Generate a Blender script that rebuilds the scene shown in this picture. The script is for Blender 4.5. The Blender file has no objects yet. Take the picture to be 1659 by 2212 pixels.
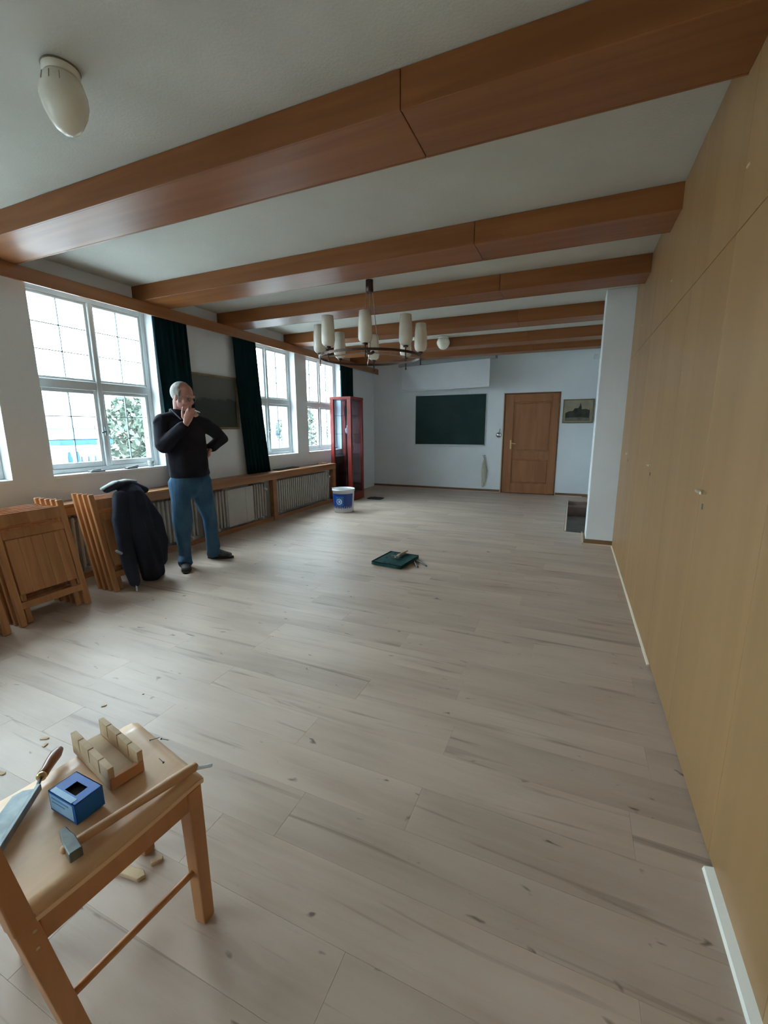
import bpy, bmesh, math, random
from mathutils import Vector, Matrix, noise

random.seed(7)
S = bpy.context.scene
COL = S.collection
PI = math.pi

# ------------------------------------------------------------------ camera
cam_d = bpy.data.cameras.new('camera')
cam = bpy.data.objects.new('camera', cam_d)
COL.objects.link(cam)
S.camera = cam
cam_d.sensor_fit = 'HORIZONTAL'
cam_d.sensor_width = 36.0
cam_d.lens = 36.0 * 931.055 / 1659.0
cam_d.clip_start = 0.02
cam_d.clip_end = 300
_p, _r, _y = -0.1941, 0.004, 0.4098
_M = (Matrix.Rotation(_y, 3, 'Z') @ Matrix.Rotation(_p, 3, 'X') @ Matrix.Rotation(_r, 3, 'Y'))
cam.matrix_world = Matrix.Translation((4.2102, 0, 1.3438)) @ (_M @ Matrix.Rotation(PI / 2, 3, 'X')).to_4x4()

# ------------------------------------------------------------------ sky, exposure
W = bpy.data.worlds.new('overcast_sky')
S.world = W
W.use_nodes = True
_bg = W.node_tree.nodes['Background']
_bg.inputs[0].default_value = (0.73, 0.90, 1.0, 1)
# overcast sky: three times brighter overhead than at the horizon
_nt = W.node_tree
_tc = _nt.nodes.new('ShaderNodeTexCoord')
_sx = _nt.nodes.new('ShaderNodeSeparateXYZ')
_nt.links.new(_tc.outputs['Generated'], _sx.inputs[0])
_mr = _nt.nodes.new('ShaderNodeMapRange')
_mr.inputs['From Min'].default_value = 0.0
_mr.inputs['From Max'].default_value = 1.0
_mr.inputs['To Min'].default_value = 4.0
_mr.inputs['To Max'].default_value = 12.0
_nt.links.new(_sx.outputs['Z'], _mr.inputs['Value'])
_nt.links.new(_mr.outputs[0], _bg.inputs[1])
S.view_settings.view_transform = 'Standard'
S.view_settings.look = 'None'
S.view_settings.exposure = 1.88
S.view_settings.gamma = 1.0
S.view_settings.use_curve_mapping = False
S.cycles.max_bounces = 14
S.cycles.diffuse_bounces = 8
S.cycles.transparent_max_bounces = 16
S.cycles.sample_clamp_indirect = 6.0

# ------------------------------------------------------------------ materials
def mat(name, col, rough=0.6, spec=0.5, metal=0.0, coat=0.0):
    m = bpy.data.materials.new(name)
    m.use_nodes = True
    b = m.node_tree.nodes['Principled BSDF']
    b.inputs['Base Color'].default_value = (*col, 1)
    b.inputs['Roughness'].default_value = rough
    b.inputs['Specular IOR Level'].default_value = spec
    b.inputs['Metallic'].default_value = metal
    b.inputs['Coat Weight'].default_value = coat
    return m

def _n(m, t, **kw):
    n = m.node_tree.nodes.new(t)
    for k, v in kw.items():
        setattr(n, k, v)
    return n

def noisy(name, c1, c2, scale=(8, 8, 8), rough=0.6, spec=0.4, detail=5, bump=0.0, lo=0.35, hi=0.65, dist=0.0, metal=0.0, vary=0.0, bscale=None):
    """two-tone noise material in object coordinates; vary shifts each object's tone"""
    m = mat(name, c1, rough, spec, metal)
    nt = m.node_tree
    L = nt.links.new
    b = nt.nodes['Principled BSDF']
    tc = _n(m, 'ShaderNodeTexCoord')
    oi = _n(m, 'ShaderNodeObjectInfo')
    mp = _n(m, 'ShaderNodeMapping')
    mp.inputs['Scale'].default_value = scale
    add = _n(m, 'ShaderNodeVectorMath', operation='ADD')
    mul = _n(m, 'ShaderNodeVectorMath', operation='SCALE')
    mul.inputs[0].default_value = (7.3, 11.7, 5.1)
    L(oi.outputs['Random'], mul.inputs['Scale'])
    L(tc.outputs['Object'], add.inputs[0])
    L(mul.outputs[0], add.inputs[1])
    L(add.outputs[0], mp.inputs['Vector'])
    no = _n(m, 'ShaderNodeTexNoise')
    no.inputs['Scale'].default_value = 1.0
    no.inputs['Detail'].default_value = detail
    no.inputs['Distortion'].default_value = dist
    L(mp.outputs[0], no.inputs['Vector'])
    cr = _n(m, 'ShaderNodeValToRGB')
    cr.color_ramp.elements[0].position = lo
    cr.color_ramp.elements[1].position = hi
    cr.color_ramp.elements[0].color = (*c1, 1)
    cr.color_ramp.elements[1].color = (*c2, 1)
    L(no.outputs['Fac'], cr.inputs[0])
    out = cr.outputs[0]
    if vary:
        hs = _n(m, 'ShaderNodeHueSaturation')
        mr = _n(m, 'ShaderNodeMapRange')
        mr.inputs['To Min'].default_value = 1 - vary
        mr.inputs['To Max'].default_value = 1 + vary
        L(oi.outputs['Random'], mr.inputs['Value'])
        L(mr.outputs[0], hs.inputs['Value'])
        L(out, hs.inputs['Color'])
        out = hs.outputs[0]
    L(out, b.inputs['Base Color'])
    if bump:
        bp = _n(m, 'ShaderNodeBump')
        bp.inputs['Strength'].default_value = bump
        bp.inputs['Distance'].default_value = 0.01
        src = no
        if bscale:
            src = _n(m, 'ShaderNodeTexNoise')
            src.inputs['Scale'].default_value = bscale
            src.inputs['Detail'].default_value = 4
            L(add.outputs[0], src.inputs['Vector'])
        L(src.outputs['Fac'], bp.inputs['Height'])
        L(bp.outputs[0], b.inputs['Normal'])
    return m

M = {}
M['wall'] = noisy('wall_plaster', (0.74, 0.785, 0.81), (0.79, 0.835, 0.86), (1.5, 1.5, 1.5), 0.9, 0.2, bump=0.15, bscale=120)
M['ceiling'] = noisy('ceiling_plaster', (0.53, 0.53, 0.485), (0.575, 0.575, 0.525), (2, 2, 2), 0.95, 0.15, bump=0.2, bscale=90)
M['beam'] = noisy('beam_veneer', (0.215, 0.074, 0.020), (0.285, 0.106, 0.031), (0.7, 14, 14), 0.42, 0.4, detail=6, dist=0.6, vary=0.08)
M['pelmet'] = noisy('pelmet_veneer', (0.30, 0.125, 0.05), (0.40, 0.18, 0.07), (14, 0.7, 14), 0.35, 0.5, detail=6, dist=0.6)
M['wardrobe'] = noisy('wardrobe_veneer', (0.285, 0.160, 0.064), (0.325, 0.187, 0.078), (4, 5, 0.4), 0.40, 0.45, detail=7, dist=0.8, vary=0.03)
M['doorwood'] = noisy('door_veneer', (0.29, 0.118, 0.046), (0.36, 0.155, 0.064), (9, 9, 0.8), 0.5, 0.4, detail=6, dist=0.5)
M['casing'] = noisy('casing_wood', (0.26, 0.12, 0.05), (0.35, 0.165, 0.07), (10, 0.8, 10), 0.42, 0.4, detail=6, dist=0.5, vary=0.06)
M['basewood'] = noisy('baseboard_wood', (0.16, 0.085, 0.045), (0.22, 0.12, 0.06), (3, 3, 12), 0.45, 0.4)
M['trimwhite'] = mat('white_strip', (0.80, 0.78, 0.70), 0.5)
M['striplight'] = mat('light_strip', (0.70, 0.60, 0.46), 0.5)
M['trimpale'] = mat('pale_wood_strip', (0.66, 0.53, 0.40), 0.5)
M['frame'] = noisy('window_paint', (0.62, 0.66, 0.66), (0.72, 0.76, 0.76), (6, 6, 3), 0.5, 0.4)
M['sill'] = mat('sill_paint', (0.80, 0.83, 0.84), 0.4)
M['lead'] = mat('dark_lead', (0.06, 0.07, 0.08), 0.5)
M['chairwood'] = noisy('folding_chair_wood', (0.37, 0.165, 0.066), (0.50, 0.245, 0.105), (16, 16, 1.6), 0.38, 0.45, detail=5, dist=0.6, vary=0.10)
M['seatwood'] = noisy('seat_plywood', (0.70, 0.45, 0.25), (0.80, 0.54, 0.32), (16, 1.8, 16), 0.36, 0.5, detail=6, dist=0.7)
M['legwood'] = noisy('chair_leg_wood', (0.40, 0.175, 0.062), (0.50, 0.235, 0.09), (18, 18, 2), 0.4, 0.45, detail=5, dist=0.5)
M['palewood'] = noisy('pale_raw_wood', (0.50, 0.36, 0.22), (0.63, 0.48, 0.31), (20, 4, 20), 0.7, 0.25, detail=5)
M['redwood'] = noisy('red_raw_wood', (0.46, 0.22, 0.11), (0.56, 0.29, 0.15), (20, 4, 20), 0.65, 0.25, detail=5)
M['hammerwood'] = noisy('hammer_handle_wood', (0.48, 0.27, 0.14), (0.58, 0.35, 0.19), (4, 30, 30), 0.5, 0.35)
M['sawwood'] = noisy('saw_handle_wood', (0.19, 0.065, 0.022), (0.27, 0.10, 0.035), (4, 30, 30), 0.3, 0.5)
M['steel'] = noisy('worn_steel', (0.20, 0.24, 0.25), (0.30, 0.34, 0.34), (30, 30, 30), 0.5, 0.4, metal=0.5)
M['darksteel'] = noisy('dark_steel', (0.10, 0.11, 0.11), (0.17, 0.18, 0.17), (40, 40, 40), 0.5, 0.5, metal=0.5)
M['hammersteel'] = noisy('hammer_steel', (0.10, 0.115, 0.11), (0.15, 0.17, 0.16), (40, 40, 40), 0.45, 0.5, metal=0.3)
M['brass'] = mat('brass', (0.62, 0.47, 0.22), 0.28, metal=1.0)
M['chrome'] = mat('chrome', (0.6, 0.62, 0.65), 0.2, metal=1.0)
M['pull'] = mat('pale_metal_pull', (0.75, 0.68, 0.52), 0.3, metal=0.8)
M['black'] = mat('black_gap', (0.012, 0.011, 0.010), 0.8)
M['curtain'] = noisy('green_velvet', (0.003, 0.020, 0.026), (0.006, 0.036, 0.044), (30, 30, 3), 0.95, 0.1)
M['radiator'] = noisy('radiator_enamel', (0.48, 0.475, 0.44), (0.56, 0.55, 0.51), (5, 5, 5), 0.45, 0.4)
M['redback'] = noisy('dark_red_panel', (0.10, 0.030, 0.028), (0.14, 0.042, 0.036), (6, 6, 6), 0.5, 0.4)
M['red'] = noisy('red_lacquer', (0.21, 0.024, 0.019), (0.27, 0.033, 0.026), (6, 6, 6), 0.3, 0.5)
M['board'] = noisy('chalkboard_green', (0.006, 0.028, 0.026), (0.010, 0.038, 0.035), (3, 3, 3), 0.6, 0.3)
M['alu'] = mat('aluminium_frame', (0.55, 0.57, 0.58), 0.4, metal=0.6)
M['screen'] = noisy('screen_fabric', (0.62, 0.65, 0.67), (0.67, 0.70, 0.72), (2, 2, 2), 0.85, 0.2)
M['casegrey'] = mat('screen_case_grey', (0.27, 0.285, 0.285), 0.5)
M['opal'] = noisy('opal_glass', (0.72, 0.69, 0.58), (0.80, 0.77, 0.66), (10, 10, 10), 0.22, 0.5)
M['bronze'] = mat('dark_bronze', (0.075, 0.045, 0.035), 0.4, metal=0.6)
M['wirepale'] = mat('pale_metal_wire', (0.42, 0.36, 0.31), 0.4, metal=0.5)
M['pail'] = mat('white_plastic', (0.72, 0.75, 0.77), 0.35)
M['blue'] = noisy('blue_card', (0.008, 0.13, 0.52), (0.012, 0.16, 0.60), (9, 9, 9), 0.45, 0.4)
M['labelblue'] = mat('bucket_label_blue', (0.006, 0.045, 0.26), 0.4)
M['labelmid'] = mat('bucket_label_mid_blue', (0.02, 0.16, 0.50), 0.4)
M['labelpale'] = noisy('pale_blue_label', (0.30, 0.58, 0.86), (0.42, 0.68, 0.92), (30, 30, 30), 0.4)
M['inkblue'] = mat('blue_ink', (0.10, 0.30, 0.62), 0.5)
M['white'] = mat('white_print', (0.70, 0.80, 0.86), 0.5)
M['pad'] = noisy('green_pad_cloth', (0.012, 0.048, 0.044), (0.022, 0.072, 0.068), (30, 30, 30), 0.9, 0.15, bump=0.3, bscale=60)
M['matdark'] = noisy('dark_mat', (0.035, 0.04, 0.035), (0.05, 0.055, 0.05), (30, 30, 30), 0.9, 0.1)
M['skin'] = noisy('skin', (0.44, 0.21, 0.17), (0.52, 0.27, 0.215), (14, 14, 14), 0.5, 0.35)
M['hair'] = noisy('grey_hair', (0.30, 0.29, 0.27), (0.50, 0.49, 0.46), (60, 60, 14), 0.7, 0.3, bump=0.6)
M['jacket'] = noisy('dark_jacket_fleece', (0.010, 0.010, 0.016), (0.017, 0.016, 0.024), (8, 8, 8), 0.9, 0.2, bump=0.2, bscale=40)
M['collar'] = mat('jacket_lining', (0.13, 0.12, 0.15), 0.8)
M['jeans'] = noisy('blue_denim', (0.028, 0.078, 0.145), (0.055, 0.125, 0.205), (9, 9, 5), 0.85, 0.2, bump=0.25, bscale=50)
M['shoe'] = noisy('dark_grey_shoe', (0.045, 0.045, 0.044), (0.075, 0.073, 0.068), (20, 20, 20), 0.6, 0.3)
M['eye'] = mat('eye_dark', (0.03, 0.02, 0.02), 0.3)
M['coat'] = noisy('navy_coat', (0.010, 0.013, 0.026), (0.018, 0.021, 0.038), (6, 6, 4), 0.8, 0.25, bump=0.3, bscale=25)
M['coatpale'] = noisy('coat_pale_lining', (0.25, 0.31, 0.32), (0.36, 0.42, 0.42), (20, 20, 20), 0.8)
M['cream'] = noisy('cream_cloth', (0.44, 0.42, 0.33), (0.60, 0.57, 0.46), (40, 40, 6), 0.9, 0.1, bump=0.4)
M['pitwood'] = noisy('pit_brown', (0.20, 0.14, 0.115), (0.26, 0.185, 0.15), (4, 4, 4), 0.7, 0.3)
M['pitgrey'] = noisy('pit_grey', (0.20, 0.195, 0.18), (0.26, 0.25, 0.23), (4, 4, 4), 0.8, 0.2)
M['paper'] = noisy('aged_paper', (0.28, 0.25, 0.17), (0.36, 0.32, 0.23), (6, 6, 6), 0.8)
M['inkdark'] = noisy('dark_ink', (0.03, 0.035, 0.03), (0.06, 0.062, 0.05), (12, 12, 12), 0.8)
M['inkmid'] = noisy('grey_ink', (0.12, 0.115, 0.085), (0.18, 0.17, 0.13), (14, 14, 14), 0.8)
M['gilt'] = noisy('dull_gilt', (0.16, 0.13, 0.075), (0.23, 0.19, 0.11), (12, 12, 12), 0.55)
M['ply'] = M['palewood']
M['street'] = noisy('street_paving', (0.16, 0.16, 0.16), (0.21, 0.21, 0.20), (0.6, 0.6, 0.6), 0.9)
M['facade'] = noisy('pale_facade', (0.30, 0.31, 0.31), (0.36, 0.37, 0.36), (0.6, 0.6, 0.6), 0.9)
M['rooftile'] = noisy('grey_roof', (0.10, 0.10, 0.105), (0.14, 0.14, 0.145), (3, 3, 3), 0.8)
M['tarp'] = noisy('blue_tarp', (0.004, 0.035, 0.10), (0.007, 0.055, 0.14), (3, 3, 3), 0.7)
M['cartwhite'] = mat('white_body', (0.75, 0.76, 0.77), 0.3)
M['leaf'] = noisy('grey_green_leaf', (0.035, 0.055, 0.040), (0.085, 0.105, 0.080), (2, 2, 2), 0.9)
M['bark'] = noisy('bark', (0.08, 0.06, 0.045), (0.14, 0.11, 0.08), (9, 9, 3), 0.9)
M['stall_mint'] = mat('mint_sign', (0.03, 0.14, 0.11), 0.6)

def glass(name, tint, refl=0.07, rough=0.03):
    m = bpy.data.materials.new(name)
    m.use_nodes = True
    nt = m.node_tree
    nt.nodes.clear()
    o = _n(m, 'ShaderNodeOutputMaterial')
    t = _n(m, 'ShaderNodeBsdfTransparent')
    t.inputs[0].default_value = (*tint, 1)
    g = _n(m, 'ShaderNodeBsdfGlossy')
    g.inputs['Roughness'].default_value = rough
    # thin pane: Schlick reflectance from the angle between view and surface, same from both sides
    ge = _n(m, 'ShaderNodeNewGeometry')
    dt = _n(m, 'ShaderNodeVectorMath', operation='DOT_PRODUCT')
    m.node_tree.links.new(ge.outputs['Incoming'], dt.inputs[0])
    m.node_tree.links.new(ge.outputs['Normal'], dt.inputs[1])
    ab = _n(m, 'ShaderNodeMath', operation='ABSOLUTE')
    m.node_tree.links.new(dt.outputs['Value'], ab.inputs[0])
    iv = _n(m, 'ShaderNodeMath', operation='SUBTRACT')
    iv.inputs[0].default_value = 1.0
    m.node_tree.links.new(ab.outputs[0], iv.inputs[1])
    pw = _n(m, 'ShaderNodeMath', operation='POWER')
    m.node_tree.links.new(iv.outputs[0], pw.inputs[0])
    pw.inputs[1].default_value = 5.0
    f = _n(m, 'ShaderNodeMath', operation='MULTIPLY_ADD')
    m.node_tree.links.new(pw.outputs[0], f.inputs[0])
    f.inputs[1].default_value = 0.9
    f.inputs[2].default_value = refl / 2
    mx = _n(m, 'ShaderNodeMixShader')
    L = nt.links.new
    L(f.outputs[0], mx.inputs[0])
    L(t.outputs[0], mx.inputs[1])
    L(g.outputs[0], mx.inputs[2])
    L(mx.outputs[0], o.inputs[0])
    return m
M['glass'] = glass('window_glass', (0.97, 0.985, 0.985))
M['caseglass'] = glass('cabinet_glass', (0.80, 0.83, 0.86))
M['lens'] = glass('spectacle_glass', (0.93, 0.93, 0.93))

def floor_material():
    m = mat('oak_laminate', (0.36, 0.28, 0.22), 0.46, 0.45)
    nt = m.node_tree
    L = nt.links.new
    b = nt.nodes['Principled BSDF']
    tc = _n(m, 'ShaderNodeTexCoord')
    oi = _n(m, 'ShaderNodeObjectInfo')
    sc = _n(m, 'ShaderNodeVectorMath', operation='SCALE')
    sc.inputs[0].default_value = (37.0, 53.0, 19.0)
    L(oi.outputs['Random'], sc.inputs['Scale'])
    add = _n(m, 'ShaderNodeVectorMath', operation='ADD')
    L(tc.outputs['Object'], add.inputs[0])
    L(sc.outputs[0], add.inputs[1])

    def nz(scale, detail, dist, lo, hi):
        mp = _n(m, 'ShaderNodeMapping')
        mp.inputs['Scale'].default_value = scale
        L(add.outputs[0], mp.inputs['Vector'])
        n = _n(m, 'ShaderNodeTexNoise')
        n.inputs['Scale'].default_value = 1
        n.inputs['Detail'].default_value = detail
        n.inputs['Distortion'].default_value = dist
        L(mp.outputs[0], n.inputs['Vector'])
        r = _n(m, 'ShaderNodeMapRange')
        r.inputs['From Min'].default_value = lo
        r.inputs['From Max'].default_value = hi
        L(n.outputs['Fac'], r.inputs['Value'])
        return r.outputs[0]
    grain = nz((2.2, 42, 1), 5, 0.5, 0.3, 0.7)
    cloud = nz((1.3, 5, 1), 3, 0.3, 0.32, 0.68)
    streak = nz((1.15, 21, 1), 4, 0.9, 0.60, 0.73)
    knot = nz((10, 22, 1), 2, 0.5, 0.70, 0.78)

    def mix(fac, c1, c2, amount=1.0, blend='MIX'):
        x = _n(m, 'ShaderNodeMixRGB', blend_type=blend)
        if amount != 1.0:
            mu = _n(m, 'ShaderNodeMath', operation='MULTIPLY')
            mu.inputs[1].default_value = amount
            L(fac, mu.inputs[0])
            fac = mu.outputs[0]
        L(fac, x.inputs[0])
        for i, c in ((1, c1), (2, c2)):
            if isinstance(c, tuple):
                x.inputs[i].default_value = (*c, 1)
            else:
                L(c, x.inputs[i])
        return x.outputs[0]
    c = mix(cloud, (0.385, 0.292, 0.224), (0.52, 0.412, 0.325))
    c = mix(grain, c, (0.52, 0.43, 0.36), 0.35)
    c = mix(streak, c, (0.17, 0.115, 0.085), 0.65)
    c = mix(knot, c, (0.10, 0.07, 0.055), 0.85)
    hs = _n(m, 'ShaderNodeHueSaturation')
    mr = _n(m, 'ShaderNodeMapRange')
    mr.inputs['To Min'].default_value = 0.93
    mr.inputs['To Max'].default_value = 1.07
    L(oi.outputs['Random'], mr.inputs['Value'])
    L(mr.outputs[0], hs.inputs['Value'])
    L(c, hs.inputs['Color'])
    L(hs.outputs[0], b.inputs['Base Color'])
    bp = _n(m, 'ShaderNodeBump')
    bp.inputs['Strength'].default_value = 0.12
    bp.inputs['Distance'].default_value = 0.004
    L(grain, bp.inputs['Height'])
    L(bp.outputs[0], b.inputs['Normal'])
    return m
M['floor'] = floor_material()

def canvas_material():
    """a faded landscape print: pale sky above a dark wooded hill"""
    m = mat('landscape_print', (0.1, 0.1, 0.09), 0.6)
    nt = m.node_tree
    L = nt.links.new
    tc = _n(m, 'ShaderNodeTexCoord')
    sp = _n(m, 'ShaderNodeSeparateXYZ')
    L(tc.outputs['Generated'], sp.inputs[0])
    n = _n(m, 'ShaderNodeTexNoise')
    n.inputs['Scale'].default_value = 3.0
    n.inputs['Detail'].default_value = 5
    L(tc.outputs['Generated'], n.inputs['Vector'])
    ma = _n(m, 'ShaderNodeMath', operation='MULTIPLY_ADD')
    L(n.outputs['Fac'], ma.inputs[0])
    ma.inputs[1].default_value = 0.35
    L(sp.outputs['Z'], ma.inputs[2])
    cr = _n(m, 'ShaderNodeValToRGB')
    e = cr.color_ramp.elements
    e[0].position, e[0].color = 0.30, (0.030, 0.036, 0.026, 1)
    e[1].position, e[1].color = 1.0, (0.13, 0.135, 0.12, 1)
    k = e.new(0.70); k.color = (0.028, 0.036, 0.030, 1)
    k = e.new(0.75); k.color = (0.10, 0.105, 0.09, 1)
    L(ma.outputs[0], cr.inputs[0])
    L(cr.outputs[0], nt.nodes['Principled BSDF'].inputs['Base Color'])
    return m
M['landscape'] = canvas_material()

# ------------------------------------------------------------------ builders
def box(bm, x0, x1, y0, y1, z0, z1, bev=0.0, mi=0):
    r = bmesh.ops.create_cube(bm, size=1.0)
    vs = r['verts']
    for v in vs:
        v.co = Vector(((x0 + x1) / 2 + v.co.x * (x1 - x0), (y0 + y1) / 2 + v.co.y * (y1 - y0), (z0 + z1) / 2 + v.co.z * (z1 - z0)))
    fs = {f for v in vs for f in v.link_faces}
    for f in fs:
        f.material_index = mi
    if bev:
        es = {e for v in vs for e in v.link_edges}
        bmesh.ops.bevel(bm, geom=list(es), offset=bev, segments=1, affect='EDGES', profile=0.5)
    return bm

def bar(bm, p0, p1, w, h, up=(0, 0, 1), bev=0.0, w1=None, h1=None):
    """rectangular bar between two points, w across and h along up; may taper to w1, h1"""
    p0, p1 = Vector(p0), Vector(p1)
    d = (p1 - p0).normalized()
    up = Vector(up)
    s = d.cross(up)
    if s.length < 1e-6:
        s = d.cross(Vector((1, 0, 0)))
    s.normalize()
    u = s.cross(d).normalized()
    vs = []
    for p, ww, hh in ((p0, w, h), (p1, w1 or w, h1 or h)):
        for a, b in ((-1, -1), (1, -1), (1, 1), (-1, 1)):
            vs.append(bm.verts.new(p + s * a * ww / 2 + u * b * hh / 2))
    fs = [bm.faces.new([vs[i] for i in q]) for q in ((0, 1, 2, 3), (7, 6, 5, 4), (0, 4, 5, 1), (1, 5, 6, 2), (2, 6, 7, 3), (3, 7, 4, 0))]
    bmesh.ops.recalc_face_normals(bm, faces=fs)
    if bev:
        es = {e for v in vs for e in v.link_edges}
        bmesh.ops.bevel(bm, geom=list(es), offset=bev, segments=2, affect='EDGES', profile=0.5)
    return bm

def lathe(bm, prof, seg=20, c=(0, 0, 0), axis=None):
    """revolve (radius, height) pairs about the vertical through c (or about axis)"""
    c = Vector(c)
    q = Vector((0, 0, 1)).rotation_difference(Vector(axis).normalized()) if axis is not None else None
    rings = []
    for r, z in prof:
        ring = []
        for k in range(seg):
            a = 2 * PI * k / seg
            v = Vector((r * math.cos(a), r * math.sin(a), z))
            if q:
                v = q @ v
            ring.append(bm.verts.new(c + v))
        rings.append(ring)
    for a, b in zip(rings, rings[1:]):
        for k in range(seg):
            f = bm.faces.new((a[k], a[(k + 1) % seg], b[(k + 1) % seg], b[k]))
            f.smooth = True
    for ring in (rings[0], rings[-1]):
        if len(ring) > 2:
            bm.faces.new(ring)
    bmesh.ops.recalc_face_normals(bm, faces=bm.faces)
    return bm

def chain(bm, rings, seg=14, caps=True, side=None):
    """loft through (point, a, b) ellipses; a runs along side, b across it; rounded ends"""
    P = [Vector(r[0]) for r in rings]
    A = [r[1] for r in rings]
    B = [r[2] if len(r) > 2 else r[1] for r in rings]
    n = len(P)
    fr = []
    prev = None
    for i in range(n):
        d = (P[min(i + 1, n - 1)] - P[max(i - 1, 0)]).normalized()
        ref = Vector(side) if side is not None else (prev if prev is not None else (Vector((1, 0, 0)) if abs(d.x) < 0.8 else Vector((0, 1, 0))))
        s = (ref - d * ref.dot(d)).normalized()
        prev = s
        fr.append((d, s, d.cross(s).normalized()))
    allr = []
    def ring(p, s, t, a, b):
        allr.append([bm.verts.new(p + s * a * math.cos(2 * PI * k / seg) + t * b * math.sin(2 * PI * k / seg)) for k in range(seg)])
    if caps:
        d, s, t = fr[0]
        rr = min(A[0], B[0])
        for q in (75, 50, 25):
            w = math.radians(q)
            ring(P[0] - d * rr * math.sin(w), s, t, A[0] * math.cos(w), B[0] * math.cos(w))
    for i in range(n):
        ring(P[i], fr[i][1], fr[i][2], A[i], B[i])
    if caps:
        d, s, t = fr[-1]
        rr = min(A[-1], B[-1])
        for q in (25, 50, 75):
            w = math.radians(q)
            ring(P[-1] + d * rr * math.sin(w), s, t, A[-1] * math.cos(w), B[-1] * math.cos(w))
    fs = []
    for a, b in zip(allr, allr[1:]):
        for k in range(seg):
            f = bm.faces.new((a[k], a[(k + 1) % seg], b[(k + 1) % seg], b[k]))
            f.smooth = True
            fs.append(f)
    for r in (allr[0], allr[-1]):
        fs.append(bm.faces.new(r))
    bmesh.ops.recalc_face_normals(bm, faces=fs)
    return bm

def blob(bm, c, r, rot=None, seg=16):
    res = bmesh.ops.create_uvsphere(bm, u_segments=seg, v_segments=max(8, seg // 2 + 2), radius=1.0)
    mt = Matrix.Translation(c) @ (rot.to_4x4() if rot is not None else Matrix.Identity(4)) @ Matrix.Diagonal((*r, 1))
    bmesh.ops.transform(bm, matrix=mt, verts=res['verts'])
    for v in res['verts']:
        for f in v.link_faces:
            f.smooth = True
    return bm

def prism(bm, pts, axis, d0, d1, mi=0):
    """extrude a 2-D outline along axis 'x', 'y' or 'z'"""
    def v3(a, b, d):
        return {'x': (d, a, b), 'y': (a, d, b), 'z': (a, b, d)}[axis]
    lo = [bm.verts.new(v3(a, b, d0)) for a, b in pts]
    hi = [bm.verts.new(v3(a, b, d1)) for a, b in pts]
    n = len(pts)
    fs = [bm.faces.new(lo), bm.faces.new(hi[::-1])]
    for i in range(n):
        fs.append(bm.faces.new((lo[i], lo[(i + 1) % n], hi[(i + 1) % n], hi[i])))
    for f in fs:
        f.material_index = mi
    bmesh.ops.recalc_face_normals(bm, faces=fs)
    return bm

def BM():
    return bmesh.new()

def mesh_of(bm, name):
    me = bpy.data.meshes.new(name)
    bm.to_mesh(me)
    bm.free()
    return me

def props(o, label=None, cat=None, group=None, kind=None):
    for k, v in (('label', label), ('category', cat), ('group', group), ('kind', kind)):
        if v:
            o[k] = v
    return o

def obj(name, bm, m, parent=None, label=None, cat=None, group=None, kind=None, loc=None):
    me = bm if isinstance(bm, bpy.types.Mesh) else mesh_of(bm, name)
    for x in (m if isinstance(m, (list, tuple)) else [m]):
        if len(me.materials) < (len(m) if isinstance(m, (list, tuple)) else 1):
            me.materials.append(x)
    o = bpy.data.objects.new(name, me)
    COL.objects.link(o)
    if parent is not None:
        o.parent = parent
    if loc is not None:
        o.location = loc
    return props(o, label, cat, group, kind)

def thing(name, label, cat, loc=(0, 0, 0), rotz=0.0, group=None, kind=None):
    o = bpy.data.objects.new(name, None)
    o.empty_display_size = 0.1
    COL.objects.link(o)
    o.location = loc
    o.rotation_euler = (0, 0, rotz)
    return props(o, label, cat, group, kind)

def dup(root, loc, rot=None, label=None):
    r = root.copy()
    COL.objects.link(r)
    r.location = loc
    if rot is not None:
        r.rotation_euler = rot
    if label:
        r['label'] = label
    for ch in list(root.children):
        c = ch.copy()
        COL.objects.link(c)
        c.parent = r
        for g in ch.children:
            d = g.copy()
            COL.objects.link(d)
            d.parent = c
    return r

def remeshed(bm, voxel, smooth=4, name='body'):
    me = mesh_of(bm, name)
    o = bpy.data.objects.new(name, me)
    COL.objects.link(o)
    md = o.modifiers.new('r', 'REMESH')
    md.mode = 'VOXEL'
    md.voxel_size = voxel
    md.use_smooth_shade = True
    if smooth:
        sm = o.modifiers.new('s', 'SMOOTH')
        sm.factor = 0.5
        sm.iterations = smooth
    dg = bpy.context.evaluated_depsgraph_get()
    out = bpy.data.meshes.new_from_object(o.evaluated_get(dg))
    bpy.data.objects.remove(o)
    bpy.data.meshes.remove(me)
    out.materials.clear()
    return out

# ================================================================== the room
L_ = 9.14      # back wall
H = 2.749      # ceiling
HB = 2.604     # underside of the beams
YF = -3.6      # wall behind the camera
WINS = [(-3.22, -2.05), (-1.74, -0.565), (0.855, 2.025), (2.336, 3.508), (4.93, 6.10), (6.43, 7.60)]
ZS, ZT = 0.902, 2.56

# floor: base with the cut-out at the pillar, planks as parts
PX0, PY0, PY1 = 4.20, 6.0, 8.52
b = BM()
box(b, -0.3, PX0, YF, L_ + 0.2, -0.4, -0.012)
box(b, PX0, 5.4, YF, PY0, -0.4, -0.012)
box(b, PX0, 5.4, PY1, L_ + 0.2, -0.4, -0.012)
floor = obj('floor', b, M['floor'], label='grey-brown oak laminate plank floor of the hall', cat='floor', kind='structure')
PW, PL = 0.192, 1.285
row = 0
y = 0.0
meshes = {}
def plank(x0, x1, y0, y1):
    key = (round(x1 - x0, 4), round(y1 - y0, 4))
    if key not in meshes:
        bb = BM()
        w, h = key
        box(bb, 0.0003, w - 0.0003, 0.0002, h - 0.0002, -0.012, 0.0, 0.0004)
        meshes[key] = mesh_of(bb, 'plank')
    o = obj('plank', meshes[key], M['floor'], floor)
    o.location = (x0, y0, 0)
offs = [random.random() for _ in range(60)]
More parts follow.
